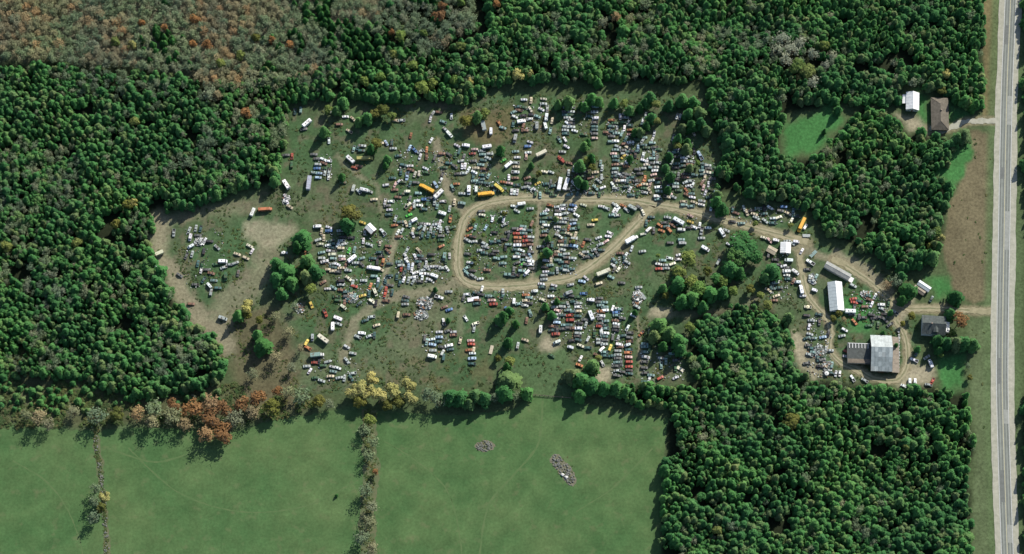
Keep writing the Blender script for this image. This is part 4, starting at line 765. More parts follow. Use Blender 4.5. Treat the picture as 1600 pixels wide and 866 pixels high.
# what stands where, read window by window: x,y in the window, angle (? = as its neighbours), kind letter + colour letter, length in photo px
WIN = [
(440, 150, 8.66, "180,210,90,cd;258,190,85,ce;340,365,42,mm17;300,450,10,cg;645,220,?,cs;865,280,0,cw;965,310,-40,ct;915,475,-30,ct;780,385,?,cn;640,605,90,cw;1230,245,0,cs;975,715,80,ce;1035,690,60,cd;1095,675,0,cs;1080,740,0,cd;1335,635,?,ct;1415,635,-60,cl;1510,710,0,cs;1490,630,?,cd;60,800,?,cg;140,815,90,cr;1540,330,?,ct"),
(440, 240, 8.66, "135,150,90,cq;930,75,-40,mw16;1125,60,4,bz26;990,190,-15,cr;1045,170,?,cn;560,75,-20,cw;635,100,0,cw;570,130,-20,cn;480,70,0,cg;490,145,0,cs;480,200,0,cb;505,265,0,cl;495,325,0,cl;585,255,?,cs;640,255,80,cs;635,315,90,cw;60,415,-55,mw17;370,400,85,tv23;50,585,-60,cw;70,645,-60,cw;110,720,-30,ct;970,460,80,vs;1040,510,-45,cw;1112,485,-15,mw14;1190,510,-20,cs;830,390,?,cq;1410,425,?,cw;1500,330,0,cd;1535,420,70,cp;1530,490,?,cn;1400,650,?,cw;1480,645,0,cw;1430,705,?,cg;1460,760,0,cw;1450,825,0,cd;1250,620,?,ct"),
(610, 150, 8.66, "85,330,?,ct;150,330,0,cs;570,240,60,cs;540,315,80,cw;655,220,?,cn;715,350,-20,ce;825,275,90,cw;800,510,-45,vw;745,455,-45,cs;1255,385,-75,ks22;1360,465,90,vw;1470,365,-60,co;1520,430,-20,ce;275,535,80,co;550,600,60,cw;320,725,-45,pb14;260,700,70,cl;490,725,85,co;405,750,30,cs;400,820,70,cw;600,835,70,cg;490,820,80,cn;900,670,-30,cw;1020,660,-10,vw;930,750,70,cd;1140,720,0,cp;1110,780,0,cr;1305,680,8,mw15;1250,790,?,ce;1320,840,-20,cs;790,790,-30,cg;880,800,70,cq"),
(610, 240, 8.66, "265,165,0,cw;275,220,-20,cn;225,310,85,pl14;330,280,70,cc;385,270,85,cc;475,200,-30,cw;490,255,-10,cq;105,385,45,cw;60,420,60,cc;40,330,0,cd;225,505,0,vc10;490,465,-26,bu26;610,420,-60,cl13;680,365,60,cw;650,545,42,mw19;475,620,-5,pb14;360,640,0,cw;395,700,-10,cw;235,700,45,pc13;275,750,50,co;700,800,-18,mw13;800,745,80,cs;710,645,?,cw;865,655,?,ct;965,665,-10,ve12;840,460,-60,pe12;895,410,?,co;1060,490,88,vw15;1160,470,88,vw11;970,540,?,cs;1295,540,8,bu26;1470,460,-38,by18;955,100,?,cw;970,170,88,cw;1010,165,85,cw;1055,215,60,cw;990,265,0,cs;1135,250,-30,cw;1155,195,0,ct;870,175,-40,cg;1120,320,80,cd;1230,350,10,cd;1330,295,60,ce;1180,345,80,cg;1120,100,0,cg;1300,60,-20,cw;1525,95,30,ca;1530,385,-10,co;700,290,70,cg"),  # the bright green car stands in for green glare beside a glint
(780, 150, 8.66, "335,50,0,cw;430,60,?,ct;600,40,-10,cc;600,105,0,cs;570,180,-30,cw;650,170,88,cs;420,180,-60,cc;200,215,20,ce;210,280,-20,cw;300,335,12,vw14;410,310,?,cw;325,410,70,cn;640,275,86,vw14;510,395,88,ms13;625,390,-75,vw13;690,470,75,ce;715,335,80,ct;515,275,-20,ce;215,570,80,vs14;420,625,-25,cw;385,680,5,cb;390,765,?,cw;365,820,?,cp;570,775,25,tc18;245,830,?,cw;910,150,5,cs;895,60,10,cs;895,210,0,cg;920,295,0,cs;925,370,-40,cw;1020,470,-15,cw;815,590,-60,pe12;890,590,-60,cw;910,685,-30,cw;855,755,?,cs;830,840,-35,cr;1300,140,0,ce;1290,215,0,cs;1305,290,0,vw10;1290,360,0,cg;1290,415,0,cd;1290,460,0,cd;1290,510,0,cg;1290,570,0,cp;10,365,?,co;45,430,-20,ce"),
(950, 150, 8.66, "50,325,0,co;225,215,60,cs;165,280,88,cw;235,290,0,cs;280,345,60,cs;40,410,0,cd;50,480,0,cd;50,545,0,cg;120,445,80,cs;220,435,80,cw;185,510,70,ce;305,460,0,co;300,520,0,cp;240,580,60,cd;225,650,0,cn;265,700,-30,ct;130,685,-20,cs;75,780,0,cp;210,820,45,cy;510,260,80,cs;470,340,70,cw;625,510,80,cw;470,600,60,cs;420,610,80,cs;595,595,60,cw;405,700,88,cl;450,700,88,cs;935,275,70,cw;975,280,70,cw;1155,500,-60,ct;845,775,-35,cc;930,720,?,cl;1245,805,-65,pl17;475,800,80,cw;885,570,70,cs;1080,820,0,cs"),
(950, 240, 8.66, "280,85,42,vm13;185,140,0,cc;245,170,0,co;485,90,-20,cw;530,100,70,cw;525,150,0,cc;470,200,?,cs;640,185,0,cs;635,230,0,cw;620,285,10,cp;590,320,20,cs;585,365,10,cs;570,415,70,cp;480,370,70,co;430,430,20,co;500,335,85,co;150,280,-20,cw;65,420,-60,cw;150,370,0,ct;245,495,30,cs;295,485,60,cw;495,525,-15,cw;450,550,-30,cs;560,500,-60,ct;665,570,0,vw11;690,510,0,ce;805,470,70,cw;800,585,-15,pt12;830,540,-10,cp;880,585,-20,cs;1350,160,0,cs;1345,255,-5,cc13;1310,320,?,ct;1360,415,80,cw;1290,460,70,cp;1320,525,70,cw;1270,400,60,cn;1055,385,20,cs;1110,370,0,cs;1090,435,10,cw;1145,425,60,cw;1060,500,-60,co;1140,590,-10,cw;1070,560,-30,cn;860,105,70,cs;1100,50,0,cs;1100,150,0,cn;1125,215,80,cs;1265,690,-15,cw;1270,640,-10,cs;1395,735,?,cw;1425,640,?,ct;1165,660,-20,ct;90,690,-45,cw;130,715,-45,cw;205,705,-30,co;330,725,-28,ms15;250,760,-40,cw;290,795,-40,cs;80,770,60,cw;118,775,60,cw;60,830,0,ce;125,835,10,cw;475,795,-65,cc;420,725,-30,cg;310,560,0,cd;840,380,80,cg"),
(780, 240, 8.66, "125,145,42,mm14;230,180,0,ct13;220,250,-4,cw13;215,295,0,cg13;215,330,0,cn13;210,365,0,cn13;130,320,88,cw;60,385,-10,co;140,400,-10,cp;240,425,0,cd13;240,460,0,cd13;165,515,85,cw;205,515,82,cw;245,520,80,cw;410,465,-40,cs;485,490,-40,cw;520,405,30,cy;380,330,20,cn;610,245,-10,cc;700,250,-20,cw;845,90,-42,cr13;950,130,-10,cn;820,410,78,tm21;905,415,75,tw21;1010,205,75,cs;1075,180,75,cl;940,260,?,cs;1370,130,80,ce;1390,195,85,cs;1385,320,85,cs;1300,255,?,ct;1345,370,-40,cs;1400,460,25,cw;1300,460,-45,ce;1005,400,-50,cw;1055,450,-60,cs;1190,490,30,cg;1230,330,20,cn;1535,415,-30,cw;200,710,-10,cw;300,675,6,mw13;240,775,-30,cw;420,745,?,cs;70,790,0,cs;690,700,-20,co;635,775,20,cw;875,700,0,cs;855,750,5,cw;890,810,10,cs;975,760,-10,cl;1025,750,60,cw;1045,830,-30,cw;1140,695,-20,cc;1385,715,?,cw;1450,740,-20,cs;1000,700,-10,cb;720,440,10,cd;640,410,0,cd"),
(440, 330, 8.66, "480,200,0,vw13;640,220,-20,cw;640,265,0,cb;690,185,?,cs;540,270,80,ct;490,390,20,cs;520,445,0,cc;570,360,88,ct;670,400,20,cd;630,460,10,cw;700,440,10,cd;810,400,0,cs;760,450,60,cw;830,450,20,cs;800,500,0,ct;645,535,-10,cw;685,585,0,cc13;700,640,0,ce13;540,635,0,cs;580,680,15,cw13;815,610,0,cw;820,650,0,cp;950,640,40,mm16;985,520,80,ce;910,530,70,ca;755,720,-25,cw;870,720,70,cn;800,750,?,cs;1000,700,0,cs;1080,720,-40,cg;1080,640,20,ce;1240,765,-8,bm21;1370,690,76,po13;1440,540,-45,cn;1340,785,-30,ct;1370,280,-46,pw14;1105,400,?,cw;1185,450,-20,cs;1330,430,?,cc;1095,155,-20,cy;1530,190,?,co;1480,60,20,cd;1540,100,70,cs;320,550,85,co;35,565,?,cw;640,790,0,ct;760,820,0,cg;900,800,?,cs;540,560,10,ce"),
(610, 330, 8.66, "310,120,30,vm13;250,55,20,ca;810,105,86,po13;840,220,20,cq;495,175,0,cw;390,220,40,ve11;610,180,0,cw;670,155,70,cw;655,205,60,cw;430,320,84,cd;510,320,84,cd;585,310,84,cd;545,250,80,cs;460,230,70,cs;735,245,84,cq;680,250,84,cs;770,250,-70,cs;685,335,0,cg;690,390,0,cq;100,285,60,cw;155,265,60,cw;115,345,0,cn;305,320,-70,cw;265,350,0,cq;210,170,-70,ct;300,265,70,ct;65,195,?,ct;690,475,25,co;730,610,86,ve13;800,605,?,cw;205,605,-60,cw;335,615,-60,cw;225,525,60,cs;385,530,-45,ct;220,670,-50,cw;145,775,86,cr;245,750,86,cl;297,740,80,cw;290,790,80,cw;335,835,20,cw;545,750,0,cw;640,750,-10,cw;485,710,?,cw;765,775,-50,cw;490,770,-30,cs;700,770,0,cs;1070,240,30,co;1055,330,10,co;1130,410,?,cw;1040,390,-30,cs;1290,220,60,cl;1275,440,-30,cs;1290,485,-10,cs;1220,530,?,cs;1380,105,80,cw;1530,115,80,cw;1545,180,30,cs;1240,50,?,cc;1075,695,?,cw;1030,770,30,ce;1530,620,10,ce;1520,705,0,ce;1150,210,70,ce;200,800,86,cd;180,850,80,cg;430,800,20,cs"),
(780, 330, 8.66, "50,115,70,cw;85,170,25,cs;280,245,10,cp;230,300,0,cr;245,360,0,co13;370,345,0,cr;365,400,0,cr13;245,410,0,cn13;440,170,70,cn;400,260,0,cd;245,460,0,cw13;350,465,0,cn;420,500,86,cw;300,530,-18,cw;375,525,10,cs;215,520,0,cd;260,580,-15,ce13;410,590,-60,cl;400,640,-10,cs;325,660,0,ce;240,700,20,cg;310,720,40,ca;370,830,45,vm12;70,625,0,ce;50,710,-15,ce;640,190,0,cw;595,190,70,cc;865,150,-5,cs;940,225,70,co;1000,170,10,cl;1045,50,?,cw;1010,120,0,cs;900,35,0,cs;785,215,?,cw;780,295,60,cs;820,340,-40,cw;940,305,-20,ct;1030,320,70,ct;840,410,0,cn;830,460,0,cc;850,520,-10,cs;840,595,-15,ce13;850,690,0,cd;1010,470,-10,cl13;1135,450,70,co;1295,120,5,cy;1240,185,?,ct;1345,360,20,cw;1500,295,-30,cw;1475,340,-10,cw;1445,410,30,cp;1365,450,20,cs;1290,520,20,cs;1320,570,-50,cg;1245,600,-30,cd;1120,590,-40,ct;560,480,?,cs;630,665,?,cw;700,670,?,ct;690,730,10,ce;630,820,0,cw;785,800,?,cs;630,20,0,cw;690,90,0,cd;865,250,0,cd"),
(950, 330, 8.66, "955,130,-28,mw19;805,85,-10,cs;1115,60,-30,cp;1115,145,-20,cy;1240,190,80,cw;1265,270,80,ps14;1265,365,0,cs;1165,215,-20,cw;990,250,-4,cw13;1355,225,?,cw;700,190,-30,co;725,265,-20,co;825,250,-50,co13;870,190,-30,cn;550,240,45,vw11;475,310,15,cc;320,380,31,km22;320,505,70,cw;465,545,10,cs;240,595,60,cw;220,660,-50,ce;260,690,-30,cs;90,670,-50,ce;75,740,-40,cw;145,780,50,cc;85,785,60,cg;840,430,0,cg;1010,425,0,vs12;990,385,0,ce;1320,500,-32,vw14;965,590,10,cw;835,635,-15,cw;950,650,0,cw;685,715,-10,cw;740,665,0,ce;790,730,0,cs;870,715,20,cc;785,775,?,cs;690,780,0,cr;1115,190,0,cd;1490,690,60,cs"),
(440, 420, 8.66, "795,160,0,vk13;800,215,0,cs;700,255,-30,ce;625,270,?,cw;905,130,-40,cc;980,235,-15,cr;1305,160,86,cw;1300,220,80,cd;1200,235,70,co;1265,310,-65,vc13;1410,285,80,cr;1400,340,70,cr;1495,320,80,cd;1340,270,60,cd;1095,365,20,cy;1220,440,-30,cc;880,370,0,cg;940,330,20,ct;900,410,60,cd;985,375,80,ce;940,440,20,cd;400,490,-65,cy;590,600,-70,pr14;835,510,-35,vc11;760,665,-25,mw14;690,770,90,vm14;770,745,-20,cs;240,520,?,cn;1215,650,10,cs;1285,765,20,ct;1130,700,20,cd;1110,160,?,cs;1050,470,40,cd;560,185,30,cn;1250,100,0,ce"),
(610, 420, 8.66, "180,145,75,cw;245,150,75,cs;310,170,60,cs;325,90,20,cp;430,110,85,cw;505,70,-15,cw;595,90,-22,mw12;525,145,-20,cw;215,380,-15,cg;200,430,-10,cd;200,480,0,cs;660,385,-14,pw14;790,310,?,cs;835,325,40,cs;720,715,-75,pw12;660,855,0,cw;855,855,?,cw;105,615,80,vt11;220,620,0,cn;730,520,20,cn;795,555,20,cb;1120,410,8,fm18;990,390,80,cg;1035,345,?,cw;1240,270,?,cw;1395,480,5,cr13;1375,425,0,cp;1410,345,70,cq;1020,670,-60,cw;1150,740,20,cc;1130,810,80,cs;1470,760,0,cg;1530,735,60,cs;1120,100,-30,cs;1215,135,?,cw;1040,60,-40,ce;1520,370,70,cd"),
(780, 420, 8.66, "140,80,-5,pe18;630,40,0,cw;700,60,0,cd;570,205,-5,cw;585,245,0,cd;740,225,-10,cw;725,270,0,cd;480,295,0,vw10;360,355,0,co;200,430,88,vw10;360,430,0,ct;350,495,-10,cw;110,550,-45,cb;700,370,0,cw;745,440,20,cw;590,420,-20,cc;700,450,0,cq;930,325,18,vs15;965,215,10,cw;1120,170,-10,cl;1175,125,-40,cw;1140,335,0,cb;1240,415,-10,vw12;1350,200,20,ct;1410,50,22,tc22;1510,110,-25,ce;790,565,-15,cp;785,620,0,cs;780,668,0,cw;780,725,-5,cl;930,485,-70,cs;930,560,0,ce;950,630,10,cr;960,695,0,cr13;1065,465,0,cs;1065,515,0,cw;1065,575,5,ct13;1065,640,0,cd;1065,805,0,cw13;1355,400,0,cg;1350,450,0,cg;1370,495,0,ce;1375,575,0,co13;1380,638,-5,cw13;1375,680,0,cg;1360,780,-10,cr;1385,830,70,cw;1245,630,-72,mw16;1535,535,70,cw;1170,760,70,cs;1160,690,0,cg;420,600,-70,ce;560,815,85,mw13;60,740,?,cw;370,700,80,cn;940,760,0,cd"),
(950, 420, 8.66, "415,250,0,cs;475,370,-55,fs12;400,405,20,cw;390,510,-30,cs;100,535,0,cw;110,592,0,cb;345,625,-20,vw10;110,745,-10,cw;265,800,60,cw;185,190,?,cg;100,700,0,cn"),
(780, 510, 8.66, "765,105,5,cr13;780,205,18,vw12;965,275,-20,vw10;1100,260,-20,cc;1200,170,60,cw;1065,92,0,cs13;1065,132,0,cg;1100,435,60,cm;1085,525,-20,co;1390,300,45,vm11;1395,500,-60,cw;1320,390,-30,cn;1500,290,70,cy;1200,290,0,cd;1380,90,-80,cs;350,185,-20,ct;250,260,80,cs;710,395,-30,cq"),
(950, 510, 8.66, "450,95,45,po12;565,60,80,cs;155,238,-10,vw11;265,245,15,vw10;135,160,70,cs;200,125,10,cd;270,355,0,co;280,415,0,cp;285,480,0,cr;285,545,0,cr;135,385,0,cs;130,432,0,cg;500,275,0,ce;500,345,0,ce;510,415,-10,cw13;490,560,0,cg;720,430,0,cs;705,700,30,cr;560,705,70,cw;500,750,0,cd;980,575,-28,fc12;915,695,20,cw;930,610,0,cd;290,640,0,cd"),
(440, 510, 8.66, "560,165,-36,mc20;415,145,88,vs11;480,385,4,ke21;335,220,60,cy;355,290,-30,co;450,490,0,cr;340,540,0,cs;380,605,60,cw;335,630,0,cd;690,548,-15,cw;760,562,-20,cw;700,612,-10,ce;660,675,0,ct;540,735,-15,cs;780,695,10,cs;850,700,80,cs;940,700,-60,cd;880,275,-30,cw;965,365,-10,cs;880,460,-50,cs;1085,85,-5,vw12;1030,140,-25,cs;1190,130,20,cs;1255,120,88,cd;620,480,20,cs;1280,15,20,cn;560,530,0,cq"),
(610, 510, 8.66, "660,95,0,cw;660,145,0,cl;560,175,10,cw;570,245,-10,cl;575,325,0,cs;565,400,-8,vm14;790,260,15,cw13;810,312,10,cd;705,355,60,cw;945,190,80,ct;860,90,?,cw;780,60,20,cg;1090,192,0,cp;1095,240,0,cr;1065,320,0,co;1125,325,80,ct;1110,365,0,cw;1105,435,0,cl13;1105,505,0,cd13;1365,315,75,ft14;650,205,0,cd;490,210,80,ce"),
(1110, 300, 8.66, "1235,440,64,bu25;1285,470,55,cm;455,220,-70,cw;490,280,-70,ct;595,300,-20,ct;620,350,-30,cs;345,285,-20,cn;805,210,-30,cw;850,355,0,cw;840,420,0,cd;920,345,20,cc;1095,390,60,cc;990,200,0,cb;1050,290,-30,ct;740,390,-40,cs;160,545,-56,vw15;215,520,-25,cs;320,610,0,cw;300,665,70,cs;255,710,-30,cw;725,620,-20,cc;890,645,-10,vw10;800,655,-45,cp;1040,665,0,cs;1165,665,-5,vw10;1235,800,60,cw;1100,690,-30,cs;1300,590,0,fs12"),
(1190, 370, 8.66, "660,345,-32,pw15;370,310,-4,vw13;300,395,10,cw;340,460,-3,vw12;460,470,-38,vw13;340,520,?,cw;490,605,-5,vw10;430,600,60,cn;540,705,-82,vm15;560,800,?,cw;720,715,-20,vm9;650,560,80,cs;735,545,60,ce;700,600,-50,cs;700,230,45,fe14;350,360,0,cg;620,440,0,cg;240,690,0,cd;90,720,-30,ct;200,800,20,ct;1240,840,10,cr;1240,660,-30,cs;1535,805,60,cw"),
(1230, 470, 6.187, "200,60,?,cc;210,250,80,cw;220,322,-15,cw;250,362,5,ce;345,352,10,cl;375,470,80,cs;300,445,20,cs;300,500,0,cd;340,570,20,cg;470,705,80,cw;508,705,80,cw;632,750,-60,pw12;750,770,-30,cs;580,490,-20,cr;570,537,-6,cw;610,100,-3,mw17;650,15,-10,cr;650,205,-50,co;555,280,-30,cw;530,340,10,cs;380,640,-30,ct;215,520,-20,cs;190,360,20,cd;830,200,80,cq;790,240,0,cq"),
(1350, 420, 4.556, "80,195,?,cw;55,252,60,cw;125,252,-8,vw11;130,285,-20,cs;222,310,-40,ps12;150,365,-40,cg;185,397,35,cg;357,650,-25,pw13;447,630,30,cs;477,672,-75,vw14;366,800,85,vw11;328,802,85,vw11;287,832,-25,vw11;460,825,-10,cs;487,800,60,cr;480,215,60,cd;40,220,-20,cn;375,600,60,cd;100,400,80,cq;35,405,80,cd"),
(0, 250, 3.333, "1380,255,5,bo22;1315,270,70,mw14;905,380,86,ps13;830,485,25,tc13;800,550,-30,cw;840,585,-35,pw14;935,600,-30,cg;990,400,78,vw12;992,447,28,vw11;1020,355,80,cs;985,365,70,cs;1045,425,-20,cw;1065,420,60,cw;970,500,70,cg;1000,490,80,cs;1047,575,80,cw;1030,540,80,cd;1100,590,-10,cn;1060,625,60,cd;1088,650,-45,vw11;1098,690,80,cs;1160,525,0,vw14;1225,537,20,cs;1130,455,-40,cs;1235,490,-20,ct;1175,605,88,vq14;1240,590,80,cg;1300,448,-30,cc;1312,475,60,cw;1280,510,-20,ct;1160,822,-20,vs14;1480,485,?,cw;995,750,0,cn;1490,198,-60,cs;1165,560,20,cs;1195,545,0,cs"),
]
AREAS = [   # photo px rectangle, words
 ((230, 330, 480, 520), 'in the sandy western clearing'), ((380, 230, 480, 335), 'at the western forest edge above the sandy patch'), ((430, 150, 560, 235), 'in the top western corner of the yard'),
 ((480, 235, 545, 330), 'in the small group left of the olive bus'.replace('left', 'west')), ((545, 150, 610, 330), 'around the dull olive bus'), ((610, 150, 700, 245), 'below the northern trees at the yard middle'),
 ((700, 150, 790, 245), 'around the silver box truck'), ((610, 245, 690, 345), 'around the western orange school bus'), ((690, 245, 790, 320), 'around the two yellow buses beside the track'),
 ((790, 150, 865, 245), 'in the cluster right of the silver box truck'.replace('right', 'east')), ((865, 150, 905, 245), 'in the first northern column, nearest-west'.replace(', nearest-west', ' from the box truck')), ((905, 150, 945, 245), 'in the second northern column'), ((945, 150, 993, 250), 'in the third northern column'),
 ((993, 150, 1045, 250), 'in the fourth northern column'), ((1045, 150, 1125, 250), 'in the northeast corner columns'), ((790, 245, 868, 312), 'in the stack west of the twin white trailers'), ((868, 245, 950, 312), 'around the twin white trailers'),
 ((950, 250, 1000, 318), 'in the third column just above the track'), ((1000, 250, 1050, 330), 'in the fourth column just above the track'), ((1050, 250, 1130, 345), 'in the northeast rows just above the track'),
 ((480, 330, 560, 430), 'in the block beside the big olive tree'), ((560, 330, 625, 430), 'around the silver-roofed shed'), ((625, 330, 715, 385), 'in the upper block west of the loop'), ((610, 385, 715, 445), 'in the lower block west of the loop'),
 ((715, 318, 800, 445), 'in the western third of the loop'), ((800, 310, 842, 445), 'in the packed column inside the loop'), ((842, 318, 890, 445), 'in the middle column inside the loop'), ((890, 318, 960, 435), 'in the eastern third of the loop'), ((950, 312, 1005, 372), 'in the top eastern corner of the loop'),
 ((480, 420, 540, 520), 'in the southwestern yard near the red pickup'), ((540, 420, 615, 520), 'in the cluster below the white bus'), ((615, 440, 715, 525), 'around the grey scrap heap'), ((715, 440, 800, 525), 'below the western bend of the loop'),
 ((800, 440, 866, 515), 'below the loop beside the dark cedar'), ((866, 430, 895, 515), 'in the first column below the loop'), ((895, 430, 915, 540), 'in the second column below the loop'), ((915, 425, 965, 520), 'in the third column below the loop'),
 ((950, 372, 1010, 425), 'along the diagonal stretch of track'), ((1005, 330, 1075, 430), 'in the wedge east of the diagonal track'), ((1075, 330, 1130, 400), 'in the wedge near the white camper'), ((965, 425, 1010, 520), 'by the thicket south of the diagonal track'),
 ((470, 510, 560, 600), 'in the bottom western group near the grey-teal truck'), ((540, 495, 610, 600), 'in the scattered bottom western wrecks'), ((650, 510, 720, 600), 'in the bottom middle cluster'), ((715, 510, 800, 600), 'in the short bottom column'),
 ((800, 505, 880, 620), 'beside the small bare earth patch'), ((880, 505, 955, 620), 'at the bottom of the southern columns'), ((955, 510, 992, 620), 'in the bottom eastern columns'), ((992, 500, 1090, 620), 'in the bottom eastern corner of the yard'),
 ((1110, 300, 1275, 365), 'north of the entrance track'), ((1110, 355, 1180, 400), 'below the entrance track near the big leafy tree'), ((1180, 365, 1275, 398), 'around the small white shed'), ((1180, 398, 1300, 475), 'along the yard lane below the white shed'),
 ((1230, 470, 1320, 612), 'along the junk strip west of the barn'), ((1300, 440, 1400, 530), 'between the white shed and the barn'), ((1320, 530, 1400, 612), 'south and west of the barn'), ((1400, 420, 1530, 620), 'near the farmhouse'),
]
PREF = {'c': 0}
def area_of(px, py):
    best = None
    for (x0, y0, x1, y1), w in AREAS:
        if x0 <= px < x1 and y0 <= py < y1: return w
    d = [(max(x0 - px, px - x1, 0) + max(y0 - py, py - y1, 0), w) for (x0, y0, x1, y1), w in AREAS]
    return min(d)[1]
ORD = 'first second third fourth fifth sixth seventh eighth ninth tenth eleventh twelfth thirteenth fourteenth fifteenth sixteenth seventeenth eighteenth nineteenth twentieth'.split() + ['twenty-' + w for w in 'first second third fourth fifth sixth seventh eighth ninth'.split()] + ['thirtieth'] + ['thirty-' + w for w in 'first second third fourth fifth sixth seventh eighth ninth'.split()] + ['fortieth'] + ['forty-' + w for w in 'first second third fourth fifth sixth seventh eighth ninth'.split()] + ['fiftieth'] + ['fifty-' + w for w in 'first second third fourth fifth sixth seventh eighth ninth'.split()]
RECS = []; rr = random.Random(11)
for ox, oy, sc, txt in WIN:
    for e in txt.split(';'):
        x_, y_, a_, kc = e.split(','); pxx = ox + float(x_) / sc; pyy = oy + float(y_) / sc
        if a_ == '?': ang = rr.choice([0, 0, 0, 85]) + rr.uniform(-9, 9)
        else: ang = float(a_) + rr.uniform(-3, 3)
        kd = LETTER[kc[0]] or rr.choice(['sedan', 'sedan', 'sedan', 'wagon', 'stripped']); L_ = float(kc[2:]) if len(kc) > 2 else {'pickup': 13, 'van': 12.5}.get(kd, 10.6)
        RECS.append([kd, kc[1], pxx, pyy, ang, L_])
# a thing read in two overlapping windows is kept once
out = []
for q_ in RECS:
    if not any(math.hypot(q_[2] - o_[2], q_[3] - o_[3]) < 3.2 for o_ in out): out.append(q_)
RECS = out
cars = [q_ for q_ in RECS if NAME[q_[0]] == 'scrap_car']; show = {'w': 0, 'm': 0, 'c': 1, 'o': 1, 'r': 1, 'y': 1, 'a': 1, 'l': 1, 'p': 1, 's': 2, 't': 2, 'e': 3, 'b': 3, 'n': 4, 'd': 5, 'g': 6, 'q': 6, 'k': 6}
cars.sort(key=lambda q_: (show[q_[1]], -q_[5])); single = set(map(id, cars[:300])); MASS = [q_ for q_ in cars[300:]]
RECS = [q_ for q_ in RECS if NAME[q_[0]] != 'scrap_car' or id(q_) in single]
def place(kd, cl, px_, py_, ang, L_):
    s_ = L_ * MPP / BASE_LEN[kd]; base = COL[cl][1]; j = rr.uniform(.55, 1.1) if NAME[kd] == 'scrap_car' else rr.uniform(.85, 1.12)
    c_ = tuple(min(.9, v_ * j * rr.uniform(.95, 1.05)) for v_ in base)
    g = G(px_, py_, .7 if kd not in ('bus', 'trailer', 'truck', 'camper', 'van') else 2.0); g.z = -.07
    flip = rr.choice([0, 180]) if kd not in ('truck',) else 180 if ang < -60 else 0
    ws = min(1.15, max(.9, s_)); o = empty(NAME[kd], g, wang(ang + flip), (s_, ws, ws))
    for nm, me, loc in KINDS[kd]:
        p = link(nm, me, o); p.color = (*c_, 1)
        if loc: p.location = loc
    return o
groups = {}
for q_ in RECS:
    kd, cl, px_, py_, ang, L_ = q_; o = place(*q_); cn = COL[cl][0]
    if kd == 'stripped': pass
    noun = NOUN[kd]; ar = area_of(px_, py_); groups.setdefault((cn, noun, ar), []).append((px_, py_, o, kd))
for (cn, noun, ar), L in groups.items():
    xs_ = [a[0] for a in L]; ys_ = [a[1] for a in L]; n_ = len(L)
    if n_ == 1: labs = ['%s %s %s' % (cn, noun, ar)]
    else:
        horiz = (max(xs_) - min(xs_)) > (max(ys_) - min(ys_)); L.sort(key=lambda a: a[0] if horiz else a[1])
        labs = ['%s %s %s from the %s %s' % (ORD[i], cn, noun, 'west' if horiz else 'top', ar) for i in range(n_)]
    for (a, b_, o, kd), lb in zip(L, labs): tag(o, lb, CATEG[kd], {'car': 'scrapped cars in the yard'}.get(noun, noun + 's in the yard' if noun != 'school bus' else 'old buses in the yard'))
# the darkest wrecks, far too many to tell apart, as one mass; gaps in the rows filled with their like
frng = random.Random(5)
ROWS = [((905, 155), (930, 215), 6), ((948, 190), (962, 215), 7), ((978, 200), (1000, 300), 12), ((1005, 230), (1030, 250), 6), ((1050, 210), (1085, 300), 16), ((1095, 255), (1120, 310), 8), ((800, 165), (850, 205), 10), ((735, 275), (790, 300), 8),
        ((690, 235), (770, 275), 12), ((620, 235), (690, 330), 20), ((820, 285), (870, 305), 8), ((885, 265), (945, 305), 14), ((955, 280), (1000, 308), 9), ((620, 345), (705, 375), 12), ((618, 395), (700, 442), 22), ((500, 360), (610, 420), 22), ((525, 430), (610, 478), 18),
        ((728, 330), (795, 430), 18), ((800, 355), (832, 430), 10), ((850, 325), (905, 430), 20), ((905, 370), (940, 405), 8), ((955, 395), (985, 420), 8), ((725, 455), (880, 475), 16), ((860, 460), (900, 540), 14), ((895, 465), (945, 535), 16), ((955, 480), (975, 590), 10), ((1000, 530), (1070, 595), 12),
        ((1000, 335), (1090, 360), 8), ((1140, 322), (1250, 350), 14), ((1200, 395), (1235, 470), 12), ((1260, 490), (1300, 590), 18), ((1330, 455), (1390, 500), 12), ((490, 560), (560, 595), 5), ((660, 515), (710, 560), 6), ((290, 355), (350, 450), 10), ((490, 240), (520, 280), 4)]
for (x0, y0), (x1, y1), n_ in ROWS:
    for _ in range(int(n_ * 1.5)): MASS.append([frng.choice(['sedan', 'wagon', 'stripped']), frng.choice('dddgggqqenskk'), frng.uniform(x0, x1), frng.uniform(y0, y1), frng.choice([0, 0, 0, 0, 85]) + frng.uniform(-9, 9), 11.3])
for cx_, y0, y1 in ((884, 152, 236), (893, 160, 205), (928, 156, 222), (954, 190, 222), (962, 200, 300), (974, 172, 300), (984, 180, 235), (1006, 185, 300), (1018, 215, 305), (1028, 245, 312), (1056, 235, 318), (1068, 245, 322), (1080, 250, 326), (1098, 255, 322), (1108, 262, 318), (806, 352, 432), (818, 352, 432), (829, 362, 425), (850, 325, 440), (872, 322, 430), (884, 322, 425), (896, 320, 385),
                    (866, 470, 520), (872, 478, 512), (889, 470, 515), (903, 462, 532), (937, 462, 545), (945, 470, 560), (964, 480, 586), (983, 520, 588), (1008, 535, 600), (806, 235, 302), (648, 398, 440), (660, 396, 440), (634, 396, 440), (520, 372, 425), (532, 366, 425)):
    yy = y0 + frng.uniform(0, 3)
    while yy < y1: MASS.append([frng.choice(['sedan', 'wagon', 'stripped']), frng.choice('ddggqenskssetw'), cx_ + frng.uniform(-1.2, 1.2), yy, frng.uniform(-7, 7), 10.4]); yy += frng.uniform(5.0, 7.5)
placed = [(q_[2], q_[3]) for q_ in RECS]; VV = []; FF = []; CC = []; MI = []; off = 0; nmass = 0
